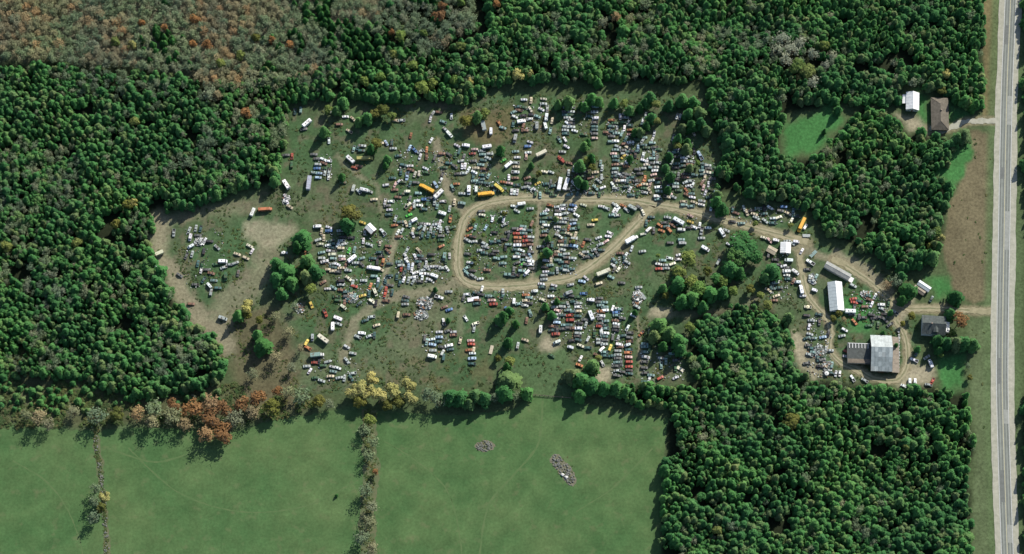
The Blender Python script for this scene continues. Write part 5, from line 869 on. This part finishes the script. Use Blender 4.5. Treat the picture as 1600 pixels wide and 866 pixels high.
for q_ in MASS:
    kd, cl, px_, py_, ang, L_ = q_
    if any(abs(px_ - a) < 6.0 and abs(py_ - b_) < 4.2 for a, b_ in placed): continue
    placed.append((px_, py_)); nmass += 1
    g = G(px_, py_, .7); M_ = Matrix.Translation((g.x, g.y, -.07)) @ Matrix.Rotation(wang(ang), 4, 'Z'); c_ = COL[cl][1]; j = frng.uniform(.8, 1.25)
    for nm, me, loc in KINDS[kd]:
        T = M_ @ Matrix.Translation(loc) if loc else M_
        VV.extend([tuple(T @ v_.co) for v_ in me.vertices]); FF.extend([tuple(i + off for i in p_.vertices) for p_ in me.polygons]); off += len(me.vertices)
        cm = tuple(v_ * j for v_ in c_) if nm == 'body' else (.03, .03, .032)
        CC.extend([(*cm, 1)] * len(me.vertices))
me = bpy.data.meshes.new('scrap_cars'); me.from_pydata(VV, [], FF); me.materials.append(M_PAINT_A); a_ = me.color_attributes.new('Col', 'FLOAT_COLOR', 'POINT'); a_.data.foreach_set('color', np.array(CC, np.float32).ravel()); me.update()
tag(link('scrap_cars', me), 'mass of dark wrecked cars filling the rows between the brighter ones', 'scrap', kind='stuff')
#PART4
# ------------------------------------------------------------------ buildings
M_WHITE = mat('white_metal_roof', (.78, .79, .78), .4, .4, .2, .4)
M_WSIDE = mat('white_siding', (.66, .67, .65), .7, .3, .2, .6)
M_GREYR = mat('grey_metal_roof', (.34, .37, .36), .45, .4, .25, .5)
M_GREYD = mat('dark_roof_felt', (.085, .095, .09), .8, .2, .35, .6)
M_SHING = mat('brown_shingles', (.165, .145, .115), .9, .15, .35, .6)
M_SLATE = mat('grey_shingles', (.095, .11, .105), .9, .15, .4, .6)
M_BOARD = mat('weathered_boards', (.19, .16, .125), .9, .15, .35, .8)
M_BRICK = mat('pale_brick', (.34, .27, .22), .9, .15, .3, 3.0)
M_FRAME = mat('white_trim', (.75, .75, .73), .6)
M_DOOR = mat('door_paint', (.22, .1, .07), .6)
M_ROOFSUN = mat('sun_toned_roof_sheet', (.44, .48, .47), .35, .5, .35, .35)  # barn's north slope: brightness from facing the sun put into a lighter grey
M_BROWNR = mat('brown_sheet_roof', (.26, .22, .17), .7, .3, .3, .5)
def opening(parent, kind, x, y, z, w, h, axis):
    """window (frame, pane) or door (handle) on a wall; axis = the wall's outward normal"""
    n = {'+x': (1, 0), '-x': (-1, 0), '+y': (0, 1), '-y': (0, -1)}[axis]
    def b_(mbx, u0, u1, d0, d1, z0, z1):
        if n[0]: mbx.box(min(x + n[0] * d0, x + n[0] * d1), max(x + n[0] * d0, x + n[0] * d1), y + u0, y + u1, z + z0, z + z1)
        else: mbx.box(x + u0, x + u1, min(y + n[1] * d0, y + n[1] * d1), max(y + n[1] * d0, y + n[1] * d1), z + z0, z + z1)
    if kind == 'window':
        p = MB(); b_(p, -w / 2, w / 2, .005, .03, -h / 2, h / 2); o = p.build('window', M_GLASS, parent)
        f = MB(); t = .07; b_(f, -w / 2 - t, -w / 2, .003, .06, -h / 2 - t, h / 2 + t); b_(f, w / 2, w / 2 + t, .003, .06, -h / 2 - t, h / 2 + t); b_(f, -w / 2, w / 2, .003, .06, h / 2, h / 2 + t); b_(f, -w / 2, w / 2, .003, .06, -h / 2 - t, -h / 2); f.build('frame', M_FRAME, o)
    else:
        p = MB(); b_(p, -w / 2, w / 2, .005, .05, -h / 2, h / 2); o = p.build('door', M_DOOR, parent); hd = MB(); b_(hd, w * .32, w * .38, .055, .1, -.1, .05); hd.build('handle', M_METAL, o)
def roof_plane(parent, a, b, c, d, n, m_, rows=1, gap=.05, lift=.05, th=.05, name='roof_panel', palette=None):
    """sheets side by side between edge a-b (eave) and d-c (ridge); the joints lie open over the deck"""
    a, b, c, d = map(Vector, (a, b, c, d)); nrm = (b - a).cross(d - a).normalized()
    if nrm.z < 0: nrm = -nrm
    for i in range(n):
        for j in range(rows):
            s0, s1 = i / n, (i + 1) / n; t0, t1 = j / rows, (j + 1) / rows
            P = lambda s, t: (a.lerp(b, s)).lerp(d.lerp(c, s), t)
            du = (b - a).normalized() * gap * .5; q = [P(s0, t0) + du, P(s1, t0) - du, P(s1, t1) - du, P(s0, t1) + du]
            k = lift + random.uniform(-.012, .012) + j * .012; q = [p + nrm * k for p in q]
            mb = MB()
            if (q[1] - q[0]).cross(q[3] - q[0]).z > 0: mb.quad(*q, 0, th)
            else: mb.quad(q[1], q[0], q[3], q[2], 0, th)
            # rib along the joint
            mb.tube(q[0] + nrm * .03, q[3] + nrm * .03, .035, .035, 4)
            mb.build(name, random.choice(palette) if palette else m_, parent)
def gable(name, label, cat, px_, py_, lx, ly, ang, eave, ridge, roff=0.0, wall=None, roof=None, roof2=None, n=6, oh=.35, deck=None, rows=1, windows=True, pal=None):
    """ridge along local y at x = roff"""
    wall = wall or M_WSIDE; roof = roof or M_WHITE; deck = deck or M_TRIM
    g = G(px_, py_, eave); g.z = 0; o = empty(name, g, wang(ang) if abs(ang) < 60 else R(ang)); tag(o, label, cat)
    x0, x1, y0, y1 = -lx / 2, lx / 2, -ly / 2, ly / 2
    w = MB(); w.add([(x0, y0, -.2), (x1, y0, -.2), (x1, y0, eave), (roff, y0, ridge - .08), (x0, y0, eave), (x0, y1, -.2), (x1, y1, -.2), (x1, y1, eave), (roff, y1, ridge - .08), (x0, y1, eave)],
                     [(0, 1, 2, 3, 4), (9, 8, 7, 6, 5), (1, 6, 7, 2), (5, 0, 4, 9), (2, 7, 8, 3), (4, 3, 8, 9)])
    wo_ = w.build('wall', wall, o)
    d = MB(); sl = (ridge - eave)
    zl = eave - sl / (roff - x0) * oh; zr = eave - sl / (x1 - roff) * oh
    d.quad((x0 - oh, y0 - oh, zl), (roff, y0 - oh, ridge), (roff, y1 + oh, ridge), (x0 - oh, y1 + oh, zl), 0, .06); d.quad((roff, y0 - oh, ridge), (x1 + oh, y0 - oh, zr), (x1 + oh, y1 + oh, zr), (roff, y1 + oh, ridge), 0, .06)
    ro = d.build('roof', deck, o)
    roof_plane(ro, (x0 - oh - .05, y0 - oh - .05, zl), (x0 - oh - .05, y1 + oh + .05, zl), (roff - .06, y1 + oh + .05, ridge), (roff - .06, y0 - oh - .05, ridge), n, roof2 or roof, rows, palette=pal)
    roof_plane(ro, (x1 + oh + .05, y0 - oh - .05, zr), (x1 + oh + .05, y1 + oh + .05, zr), (roff + .06, y1 + oh + .05, ridge), (roff + .06, y0 - oh - .05, ridge), n, roof, rows)
    cap = MB(); cap.tube((roff, y0 - oh - .06, ridge + .06), (roff, y1 + oh + .06, ridge + .06), .12, .12, 6); cap.build('ridge_cap', roof, ro)
    if windows:
        opening(wo_, 'door', 0, y0, 1.05, .95, 2.1, '-y'); opening(wo_, 'window', x1, ly * .2, 1.5, 1.1, .9, '+x'); opening(wo_, 'window', x1, -ly * .2, 1.5, 1.1, .9, '+x'); opening(wo_, 'window', x0, 0, 1.5, 1.1, .9, '-x')
        if lx > 5: opening(wo_, 'window', lx * .3, y0, 1.5, 1.0, .9, '-y'); opening(wo_, 'window', -lx * .3, y0, 1.5, 1.0, .9, '-y')
    return o
def hip(name, label, cat, px_, py_, lx, ly, ang, eave, ridge, wall, roof, courses=7, oh=.5):
    g = G(px_, py_, eave); g.z = 0; o = empty(name, g, wang(ang)); tag(o, label, cat)
    w = MB().box(-lx / 2, lx / 2, -ly / 2, ly / 2, -.2, eave); wo_ = w.build('wall', wall, o)
    X0, Y0 = lx / 2 + oh, ly / 2 + oh; hy = Y0 - X0 * .95
    ro = MB(); ro.add([(-X0, -Y0, eave), (X0, -Y0, eave), (X0, Y0, eave), (-X0, Y0, eave), (0, -hy, ridge), (0, hy, ridge)], [(0, 1, 4), (1, 2, 5, 4), (2, 3, 5), (3, 0, 4, 5), (0, 3, 2, 1)]); ro = ro.build('roof', roof, o)
    # shingle courses, each a strip laid over the one below
    for (a, b, c, d) in (((-X0, -Y0), (X0, -Y0), (0, -hy), (0, -hy)), ((X0, -Y0), (X0, Y0), (0, hy), (0, -hy)), ((X0, Y0), (-X0, Y0), (0, hy), (0, hy)), ((-X0, Y0), (-X0, -Y0), (0, -hy), (0, hy))):
        for j in range(courses):
            t0, t1 = j / courses, min(1, (j + 1.05) / courses); A = Vector((*a, eave)); B_ = Vector((*b, eave)); C_ = Vector((*c, ridge)); D_ = Vector((*d, ridge))
            q = [A.lerp(D_, t0), B_.lerp(C_, t0), B_.lerp(C_, t1 * .999), A.lerp(D_, t1 * .999)]
            up = Vector((0, 0, .03 + .004 * j)); MB().quad(q[0] + up * 2, q[1] + up * 2, q[2] + up, q[3] + up, 0, .02).build('shingle_course', roof, ro)
    cap = MB(); z_ = ridge + .1; cap.tube((0, -hy, z_), (0, hy, z_), .1, .1, 5)
    for sx_ in (-1, 1):
        for sy_ in (-1, 1): cap.tube((sx_ * X0, sy_ * Y0, eave + .09), (0, sy_ * hy, z_), .08, .08, 5)
    cap.build('ridge_cap', roof, ro); ch = MB().box(.3, 1.0, 1.2, 1.9, eave, ridge + .9); ch.build('chimney', M_BRICK, ro)
    for k in (-.3, 0, .3): opening(wo_, 'window', lx / 2, ly * k + .8, 1.6, 1.3, 1.1, '+x'); opening(wo_, 'window', -lx / 2, ly * k, 1.6, 1.3, 1.1, '-x')
    opening(wo_, 'door', lx / 2, -1.6, 1.05, 1.0, 2.1, '+x'); opening(wo_, 'window', 0, -ly / 2, 1.6, 1.6, 1.1, '-y')
    return o
# upper house and its white barn
hip('house', 'low brown hip-roofed house at the end of the upper driveway', 'house', 1468.5, 178, 10.2, 21.5, -2, 2.7, 5.2, M_BRICK, M_SHING)
o = gable('barn', 'bright white metal barn beside the brown-roofed house', 'barn', 1426, 158, 7.6, 11.5, -4, 3.4, 5.4, 0, M_WSIDE, M_WHITE, n=6)
lt = MB().quad((-6.4, -1.6, 2.3), (-3.9, -1.6, 2.9), (-3.9, 4.6, 2.9), (-6.4, 4.6, 2.3), 0, .08); lt.build('lean_to_roof', M_WHITE, o)
lp = MB()
for y_ in (-1.4, 4.4): lp = MB().box(-6.3, -6.15, y_ - .08, y_ + .08, 0, 2.2); lp.build('post', M_BOARD, o)
# big yard barn: the ridge runs across, its long slope comes down to the bottom
o = gable('barn', 'large grey sheet-roofed barn with long sloping roof and side wings', 'barn', 1377, 552, 22.5, 12.4, 88, 4.2, 8.4, 2.6, M_BOARD, M_ROOFSUN, M_GREYR, n=6, deck=M_GREYD, rows=5, windows=False, pal=[M_GREYR, mat('grey_sheet_dull', (.25, .29, .29), .5, .4, .3, .5), mat('grey_sheet_pale', (.46, .51, .50), .4, .4, .3, .5), mat('grey_sheet_mid', (.31, .355, .355), .45, .4, .3, .5)])
ww = MB(); 
# wings belong to the barn
wing = MB().box(-6.4, 6.0, 6.45, 20.5, -.2, 3.0); wing = wing.build('west_wing', M_BOARD, o)
wr = MB().quad((-6.8, 6.3, 2.85), (6.4, 6.3, 3.5), (6.4, 20.9, 3.5), (-6.8, 20.9, 2.85), 0, .12); wrr = wr.build('wing_roof', M_GREYD, wing)
for k in range(7):
    y_ = 8.0 + k * 1.9; MB().box(3.0, 5.9, y_ - .14, y_ + .14, 3.5, 3.66).build('roof_light', M_FRAME, wing)
MB().box(5.95, 6.2, 7.0, 20.4, 3.52, 3.7).build('roof_rail', M_FRAME, wing)
wing = MB().box(-11.5, 11.0, -10.8, -6.45, -.2, 2.6).build('east_wing', M_BOARD, o)
for k in range(8):
    x0_ = -11.8 + k * 2.9; MB().quad((x0_, -11.2, 2.6), (x0_ + 2.84, -11.2, 2.6), (x0_ + 2.84, -6.42, 3.3), (x0_, -6.42, 3.3), 0, .08).build('roof_panel', M_BROWNR, wing)
for x_, s_ in ((11.25, 1), (-11.25, -1)): 
    opening(o, 'door', x_, 0, 1.6, 3.2, 3.2, '+x' if s_ > 0 else '-x'); opening(o, 'window', x_, 4.2, 1.8, 1.2, 1.0, '+x' if s_ > 0 else '-x'); opening(o, 'window', x_, -4.2, 1.8, 1.2, 1.0, '+x' if s_ > 0 else '-x')
# long white shed
o = gable('shed', 'long white steel shed west of the farm lane', 'shed', 1306, 463, 8.2, 18.2, 2, 3.1, 5.0, .2, M_WSIDE, M_WHITE, mat('shade_toned_sheet', (.50, .55, .55), .45, .4, .2, .5), n=9)  # west slope's grey is shade put into the colour of a white roof
# long narrow grey building with a porch
o = gable('mobile_home', 'long narrow grey-roofed trailer home beside the entrance drive', 'mobile home', 1309, 423, 4.0, 17.0, 57, 3.0, 3.55, 0, mat('grey_siding', (.32, .34, .33), .8, .2, .2, .6), mat('dull_grey_roof', (.27, .28, .265), .6, .3, .3, .4), n=9, oh=.2)
dk = MB()
for k in range(6): MB().box(-1.7, 1.7, -11.2 + k * .44, -10.8 + k * .44, .5, .6).build('porch_board', M_FRAME, o)
for sx_ in (-1.6, 1.6):
    for sy_ in (-11.1, -8.8): MB().box(sx_ - .07, sx_ + .07, sy_ - .07, sy_ + .07, 0, 1.5).build('porch_post', M_FRAME, o)
# farmhouse
o = gable('farmhouse', 'grey-shingled farmhouse with dormer near the road entrance', 'house', 1459, 508, 11.5, 14.0, 86, 4.6, 7.6, 0, M_WSIDE, M_SLATE, n=10, deck=M_GREYD, rows=3)
MB().box(-.5, .3, 1.2, 2.0, 5.5, 8.6).build('chimney', M_BRICK, o)
dr_ = MB(); dr_.add([(-5.2, -2.6, 5.3), (-5.2, .4, 5.3), (-5.2, .4, 6.3), (-5.2, -1.1, 7.2), (-5.2, -2.6, 6.3), (-1, -2.6, 6.3), (-1, .4, 6.3), (-.6, -1.1, 7.2)], [(0, 4, 3, 2, 1), (4, 5, 7, 3), (3, 7, 6, 2), (0, 1, 6, 5)]); dr_.build('dormer', M_SLATE, o)
MB().box(-3.2, 3.0, -9.8, -7.25, -.1, .5).build('porch', M_FRAME, o)
MB().quad((-3.4, -10.1, 2.7), (3.2, -10.1, 2.7), (3.2, -7.2, 3.2), (-3.4, -7.2, 3.2), 0, .08).build('porch_roof', M_WHITE, o)
for x_ in (-3.1, 2.9): MB().box(x_ - .08, x_ + .08, -9.85, -9.7, .5, 2.65).build('porch_post', M_FRAME, o)
# two narrow sheds
gable('garage', 'narrow pale-roofed garage beside the farm driveway', 'garage', 1444, 447, 3.2, 8.2, 52, 2.6, 3.3, 0, M_WSIDE, mat('pale_blue_roof', (.55, .60, .60), .5, .3, .2, .6), n=5, oh=.2)
gable('shed', 'narrow brown-roofed shed against the pale-roofed garage', 'shed', 1436.5, 453.5, 2.8, 7.4, 52, 2.2, 2.8, 0, M_BOARD, M_BROWNR, n=4, oh=.2)
gable('shed', 'small square white shed beside the entrance track', 'shed', 1227.5, 387, 6.0, 6.6, -4, 2.8, 3.7, 0, M_WSIDE, M_WHITE, n=5, oh=.25)
gable('shed', 'small tan low shed west of the square white shed', 'shed', 1206, 391, 4.0, 5.8, 58, 2.0, 2.5, 0, M_BOARD, mat('tan_roof', (.42, .37, .27), .8, .2, .3, .7), n=4, oh=.2)
gable('shed', 'silver-roofed shed with brown wall among the western wrecks', 'shed', 579, 357, 4.4, 5.8, 42, 3.0, 3.6, 0, mat('brown_boards', (.26, .18, .13), .9, .1, .3, .8), mat('silver_sheet', (.58, .60, .60), .4, .4, .2, .6), n=4, oh=.15)

# ------------------------------------------------------------------ heaps, stones, fence, small things
M_STONE = mat('field_stone', (.19, .195, .175), .95, .1, .35, 2.0); M_STONEW = mat('pale_stone', (.62, .61, .58), .95, .1, .2, 2.0); M_SCRAP = [mat('scrap_a', (.5, .52, .5), .5, .4, .4, 1.0), mat('scrap_b', (.28, .30, .28), .6, .3, .4, 1.0), mat('scrap_c', (.12, .14, .12), .7, .2, .3, 1.0), mat('scrap_d', (.3, .17, .1), .8, .2, .4, 1.0), mat('scrap_e', (.72, .73, .72), .5, .3, .3, 1.0)]
def rock(r_, rnd):
    n = 7; rings = []
    for i, (s, z) in enumerate(((.75, -.35), (1, 0), (.85, .45), (.35, .72))): rings.append([(math.cos(6.283 * k / n + i) * r_ * s * rnd.uniform(.75, 1.2), math.sin(6.283 * k / n + i) * r_ * s * rnd.uniform(.75, 1.2), z * r_ * rnd.uniform(.8, 1.2)) for k in range(n)])
    return MB().loft(rings)
rnd = random.Random(2); ROCKS = [rock(1.0, rnd).mesh('boulder', M_STONE) for _ in range(6)]; ROCKW = rock(1.0, rnd).mesh('boulder', M_STONEW)
def rock_pile(label, spots, white=()):
    c0 = G(*spots[0][:2]); o = empty('rock_pile', (c0.x, c0.y, 0)); tag(o, label, 'rock pile', 'field stone piles in the pasture')
    for k_, (px_, py_, r_) in enumerate(spots): sheet('soil_patch', [tuple((G(*q_) - c0).xy) for q_ in ragged([(px_ + (r_ + 1.5) * math.cos(t_), py_ + (r_ + 1.0) * math.sin(t_)) for t_ in [6.283 * i_ / 14 for i_ in range(14)]], 1.2, 3, k_)], .03 + .003 * k_, mat('stony_soil', (.17, .155, .115), .95, .08, .3, .8, rgb2=(.11, .115, .07)), o)
    for (px_, py_, r_) in spots:
        for k in range(int(r_ * 3.2)):
            a = rnd.uniform(0, 6.28); d = math.sqrt(rnd.random()) * r_ * MPP; g = G(px_, py_) + Vector((math.cos(a) * d, math.sin(a) * d, 0))
            s = rnd.uniform(.3, .75); b_ = link('boulder', rnd.choice(ROCKS), o); b_.location = (g.x - c0.x, g.y - c0.y, s * .05 + max(0, (1 - d / (r_ * MPP)) * .4)); b_.scale = (s, s * rnd.uniform(.7, 1), s * .8); b_.rotation_euler = (0, 0, rnd.uniform(0, 6.28))
    for (px_, py_) in white:
        g = G(px_, py_); b_ = link('boulder', ROCKW, o); b_.location = (g.x - c0.x, g.y - c0.y, .5); b_.scale = (1.3, 1.0, .8); b_['label'] = 'large pale boulder'
rock_pile('round heap of grey field stones in the middle pasture', [(757, 697, 9), (749, 698, 6), (766, 697, 6)])
rock_pile('long slanting heap of grey stones with two pale boulders', [(868, 718, 8), (874, 726, 9), (882, 734, 10), (888, 744, 9), (893, 752, 7)], [(879, 742), (885, 746)])
so = empty('stone_row', (G(156, 780).x, G(156, 780).y, 0)); tag(so, 'broken line of field stones running down the western pasture', 'stone row')
for k in range(150):
    t = rnd.random(); pts = [(150, 680), (151, 706), (156, 727), (159, 756), (164, 800), (166, 850), (168, 890)]; i = min(5, int(t * 6)); f_ = t * 6 - i; px_ = pts[i][0] * (1 - f_) + pts[i + 1][0] * f_ + rnd.gauss(0, 1.9); py_ = pts[i][1] * (1 - f_) + pts[i + 1][1] * f_
    if 710 < py_ < 722: continue
    g = G(px_, py_); s = rnd.uniform(.25, .62); b_ = link('boulder', rnd.choice(ROCKS), so); b_.location = (g.x - so.location.x, g.y - so.location.y, s * .3); b_.scale = (s, s, s * .8); b_.rotation_euler = (0, 0, rnd.uniform(0, 6.28))
# post and rail fence across the gap in the tree line
fo = empty('rail_fence', (G(830, 618).x, G(830, 618).y, 0)); tag(fo, 'dark wooden rail fence crossing the gap in the pasture tree line', 'fence')
FP = [G(830 + 62 * k / 9, 617 + 5 * k / 9) for k in range(10)]; pm = MB().box(-.12, .12, -.12, .12, -.2, 1.35).mesh('post', M_BOARD)
for a in FP: link('post', pm, fo).location = (a.x - fo.location.x, a.y - fo.location.y, 0)
for a, b_ in zip(FP[:-1], FP[1:]):
    for z_ in (.45, .8, 1.15):
        A_ = a - fo.location; B_ = b_ - fo.location; MB().tube((A_.x, A_.y - .16, z_), (B_.x, B_.y - .16, z_), .09, .09, 5).build('rail', M_BOARD, fo)
def heap(label, px_, py_, rx, ry, n_, hmax=1.6, seed=0):
    """scrap heap: bent panels, bars and drums on a low mound"""
    h_ = random.Random(seed); g = G(px_, py_); o = empty('scrap_heap', (g.x, g.y, 0)); tag(o, label, 'scrap heap', 'heaps of loose scrap'); bk = [MB() for _ in range(5)]
    for k in range(n_):
        a = h_.uniform(0, 6.28); d = math.sqrt(h_.random()); x_ = math.cos(a) * d * rx * MPP; y_ = math.sin(a) * d * ry * MPP; z_ = hmax * (1 - d * d) * h_.uniform(.4, 1) + .05
        b_ = bk[h_.choice([0, 0, 1, 1, 2, 2, 3, 4])]; w_ = h_.uniform(.3, 1.1); l_ = h_.uniform(.4, 1.7); T = Matrix.Translation((x_, y_, z_)) @ Matrix.Rotation(h_.uniform(0, 6.28), 4, 'Z') @ Matrix.Rotation(h_.uniform(-.5, .5), 4, 'X'); t_ = h_.uniform(.04, .4)
        m_ = MB().box(-w_ / 2, w_ / 2, -l_ / 2, l_ / 2, -.1, t_); b_.add([T @ Vector(v_) for v_ in m_.v], m_.f)
    for i, b_ in enumerate(bk):
        if b_.v: s = b_.build(['sheet_metal_scrap', 'engine_scrap', 'dark_scrap', 'rusty_scrap', 'white_scrap'][i], M_SCRAP[i], o); s['kind'] = 'stuff'
    md = MB(); md.loft([[(math.cos(6.283 * k / 12) * rx * MPP * s, math.sin(6.283 * k / 12) * ry * MPP * s, z_) for k in range(12)] for s, z_ in ((1, -.15), (.75, hmax * .3), (.35, hmax * .6), (.05, hmax * .7))]); md.build('mound', M_SCRAP[2], o)
heap('big grey heap of loose scrap metal west of the loop bend', 664, 474, 13, 11, 170, 2.0, 1)
heap('dark low scrap heap directly under the big grey heap', 658, 492, 12, 9, 60, .8, 2)
heap('grey scrap heap at the edge of the thicket south of the track', 996, 466, 8, 14, 110, 1.6, 3)
heap('junk heap beside the tan bare earth west of the barn', 1280, 550, 11, 12, 130, 1.5, 4)
heap('junk heap near the southeast wood top below the barn lane', 1293, 572, 9, 9, 90, 1.3, 5)
heap('pale heap of scrap among the wrecks of the sandy clearing', 312, 378, 9, 7, 80, 1.2, 6)
heap('white rubbish heap beside the rusty orange bus', 447, 312, 6, 9, 60, 1.0, 7)
heap('dark heap of parts in the cluster below the white bus', 550, 466, 10, 8, 80, 1.0, 8)
heap('heap of parts along the yard lane east side', 1270, 436, 6, 9, 60, 1.0, 9)
heap('pile of parts between the white shed and farm driveway', 1352, 460, 7, 6, 50, 1.0, 10)
heap('grey brush and scrap heap in the southwestern yard', 468, 482, 8, 8, 50, .9, 12)
# barrels and tanks
def tank(label, px_, py_, r_, h_, m_):
    g = G(px_, py_, h_ / 2); o = empty('storage_tank', (g.x, g.y, -.05)); tag(o, label, 'tank'); b_ = MB(); b_.tube((0, 0, 0), (0, 0, h_), r_, r_, 16); b_.build('shell', m_, o); l_ = MB(); l_.loft([[(math.cos(6.283 * k / 16) * r_ * s, math.sin(6.283 * k / 16) * r_ * s, z_) for k in range(16)] for s, z_ in ((1.04, h_ + .005), (1.0, h_ + .1), (.3, h_ + .3))]); l_.build('lid', m_, o); c_ = MB(); c_.tube((0, 0, h_ + .3), (0, 0, h_ + .45), .2, .2, 8); c_.build('cap', M_TRIM, o)
tank('round white tank at the tip of the junk strip near the wood', 1291.5, 584, 1.3, 1.6, M_WSIDE); tank('small round cream tank beside the yard lane', 1262, 480, 1.1, 1.3, mat('cream_plastic', (.65, .6, .4), .6)); tank('small white tank beside the western end cedar', 443.5, 395, 1.0, 1.2, M_WSIDE)
bm = {}
for k, (px_, py_) in enumerate([(1404 + .5 * math.sin(k_), 519 + k_ * 4.6) for k_ in range(13)]):
    g = G(px_, py_, .5); o = empty('white_drum', (g.x, g.y, -.05)); tag(o, 'white drum, %s from the top in the line beside the east barn wing' % ORD[k], 'drum', 'drums beside the barn')
    s_ = rnd.uniform(.5, .85); b_ = MB(); b_.tube((0, 0, 0), (0, 0, 1.1), s_, s_, 12); b_.build('shell', rnd.choice([M_WSIDE, M_SCRAP[0]]), o); b_ = MB(); b_.tube((0, 0, 1.1), (0, 0, 1.16), s_ * 1.05, s_ * 1.05, 12); b_.build('rim', M_METAL, o)
# loose debris strewn through the rows
db = [MB() for _ in range(5)]; h_ = random.Random(9)
for (x0, y0), (x1, y1), n_ in ROWS:
    for _ in range(n_ * 9):
        g = G(h_.uniform(x0, x1), h_.uniform(y0, y1)); b_ = db[h_.choice([0, 0, 1, 1, 1, 2, 2, 3, 4])]; w_ = h_.uniform(.15, .6); l_ = h_.uniform(.25, 1.1); T = Matrix.Translation((g.x, g.y, .02)) @ Matrix.Rotation(h_.uniform(0, 6.28), 4, 'Z') @ Matrix.Rotation(h_.uniform(-.3, .3), 4, 'X')
        m_ = MB().box(-w_ / 2, w_ / 2, -l_ / 2, l_ / 2, -.1, h_.uniform(.1, .5)); b_.add([T @ Vector(v_) for v_ in m_.v], m_.f)
big = MB()
for i, b_ in enumerate(db): big.add(b_.v, b_.f, i)
tag(big.build('scrap_debris', M_SCRAP), 'loose car parts strewn on the ground between the wrecks', kind='stuff')

# ------------------------------------------------------------------ tree labels: look, place, and the count along it
tg = {}
for kind, px_, py_, o, ar in TREE_RECS: tg.setdefault((kind, ar), []).append((px_, py_, o))
for (kind, ar), L in tg.items():
    look, nm, cat = LOOK[kind]; xs_ = [a[0] for a in L]; ys_ = [a[1] for a in L]; horiz = (max(xs_) - min(xs_)) > (max(ys_) - min(ys_)); L.sort(key=lambda a: a[0] if horiz else a[1])
    for i, (a, b_, o) in enumerate(L):
        lb = '%s %s' % (look, ar) if len(L) == 1 else '%s %s from the %s %s' % (ORD[i], look, 'west' if horiz else 'top', ar)
        tag(o, lb, cat, 'trees ' + ar)
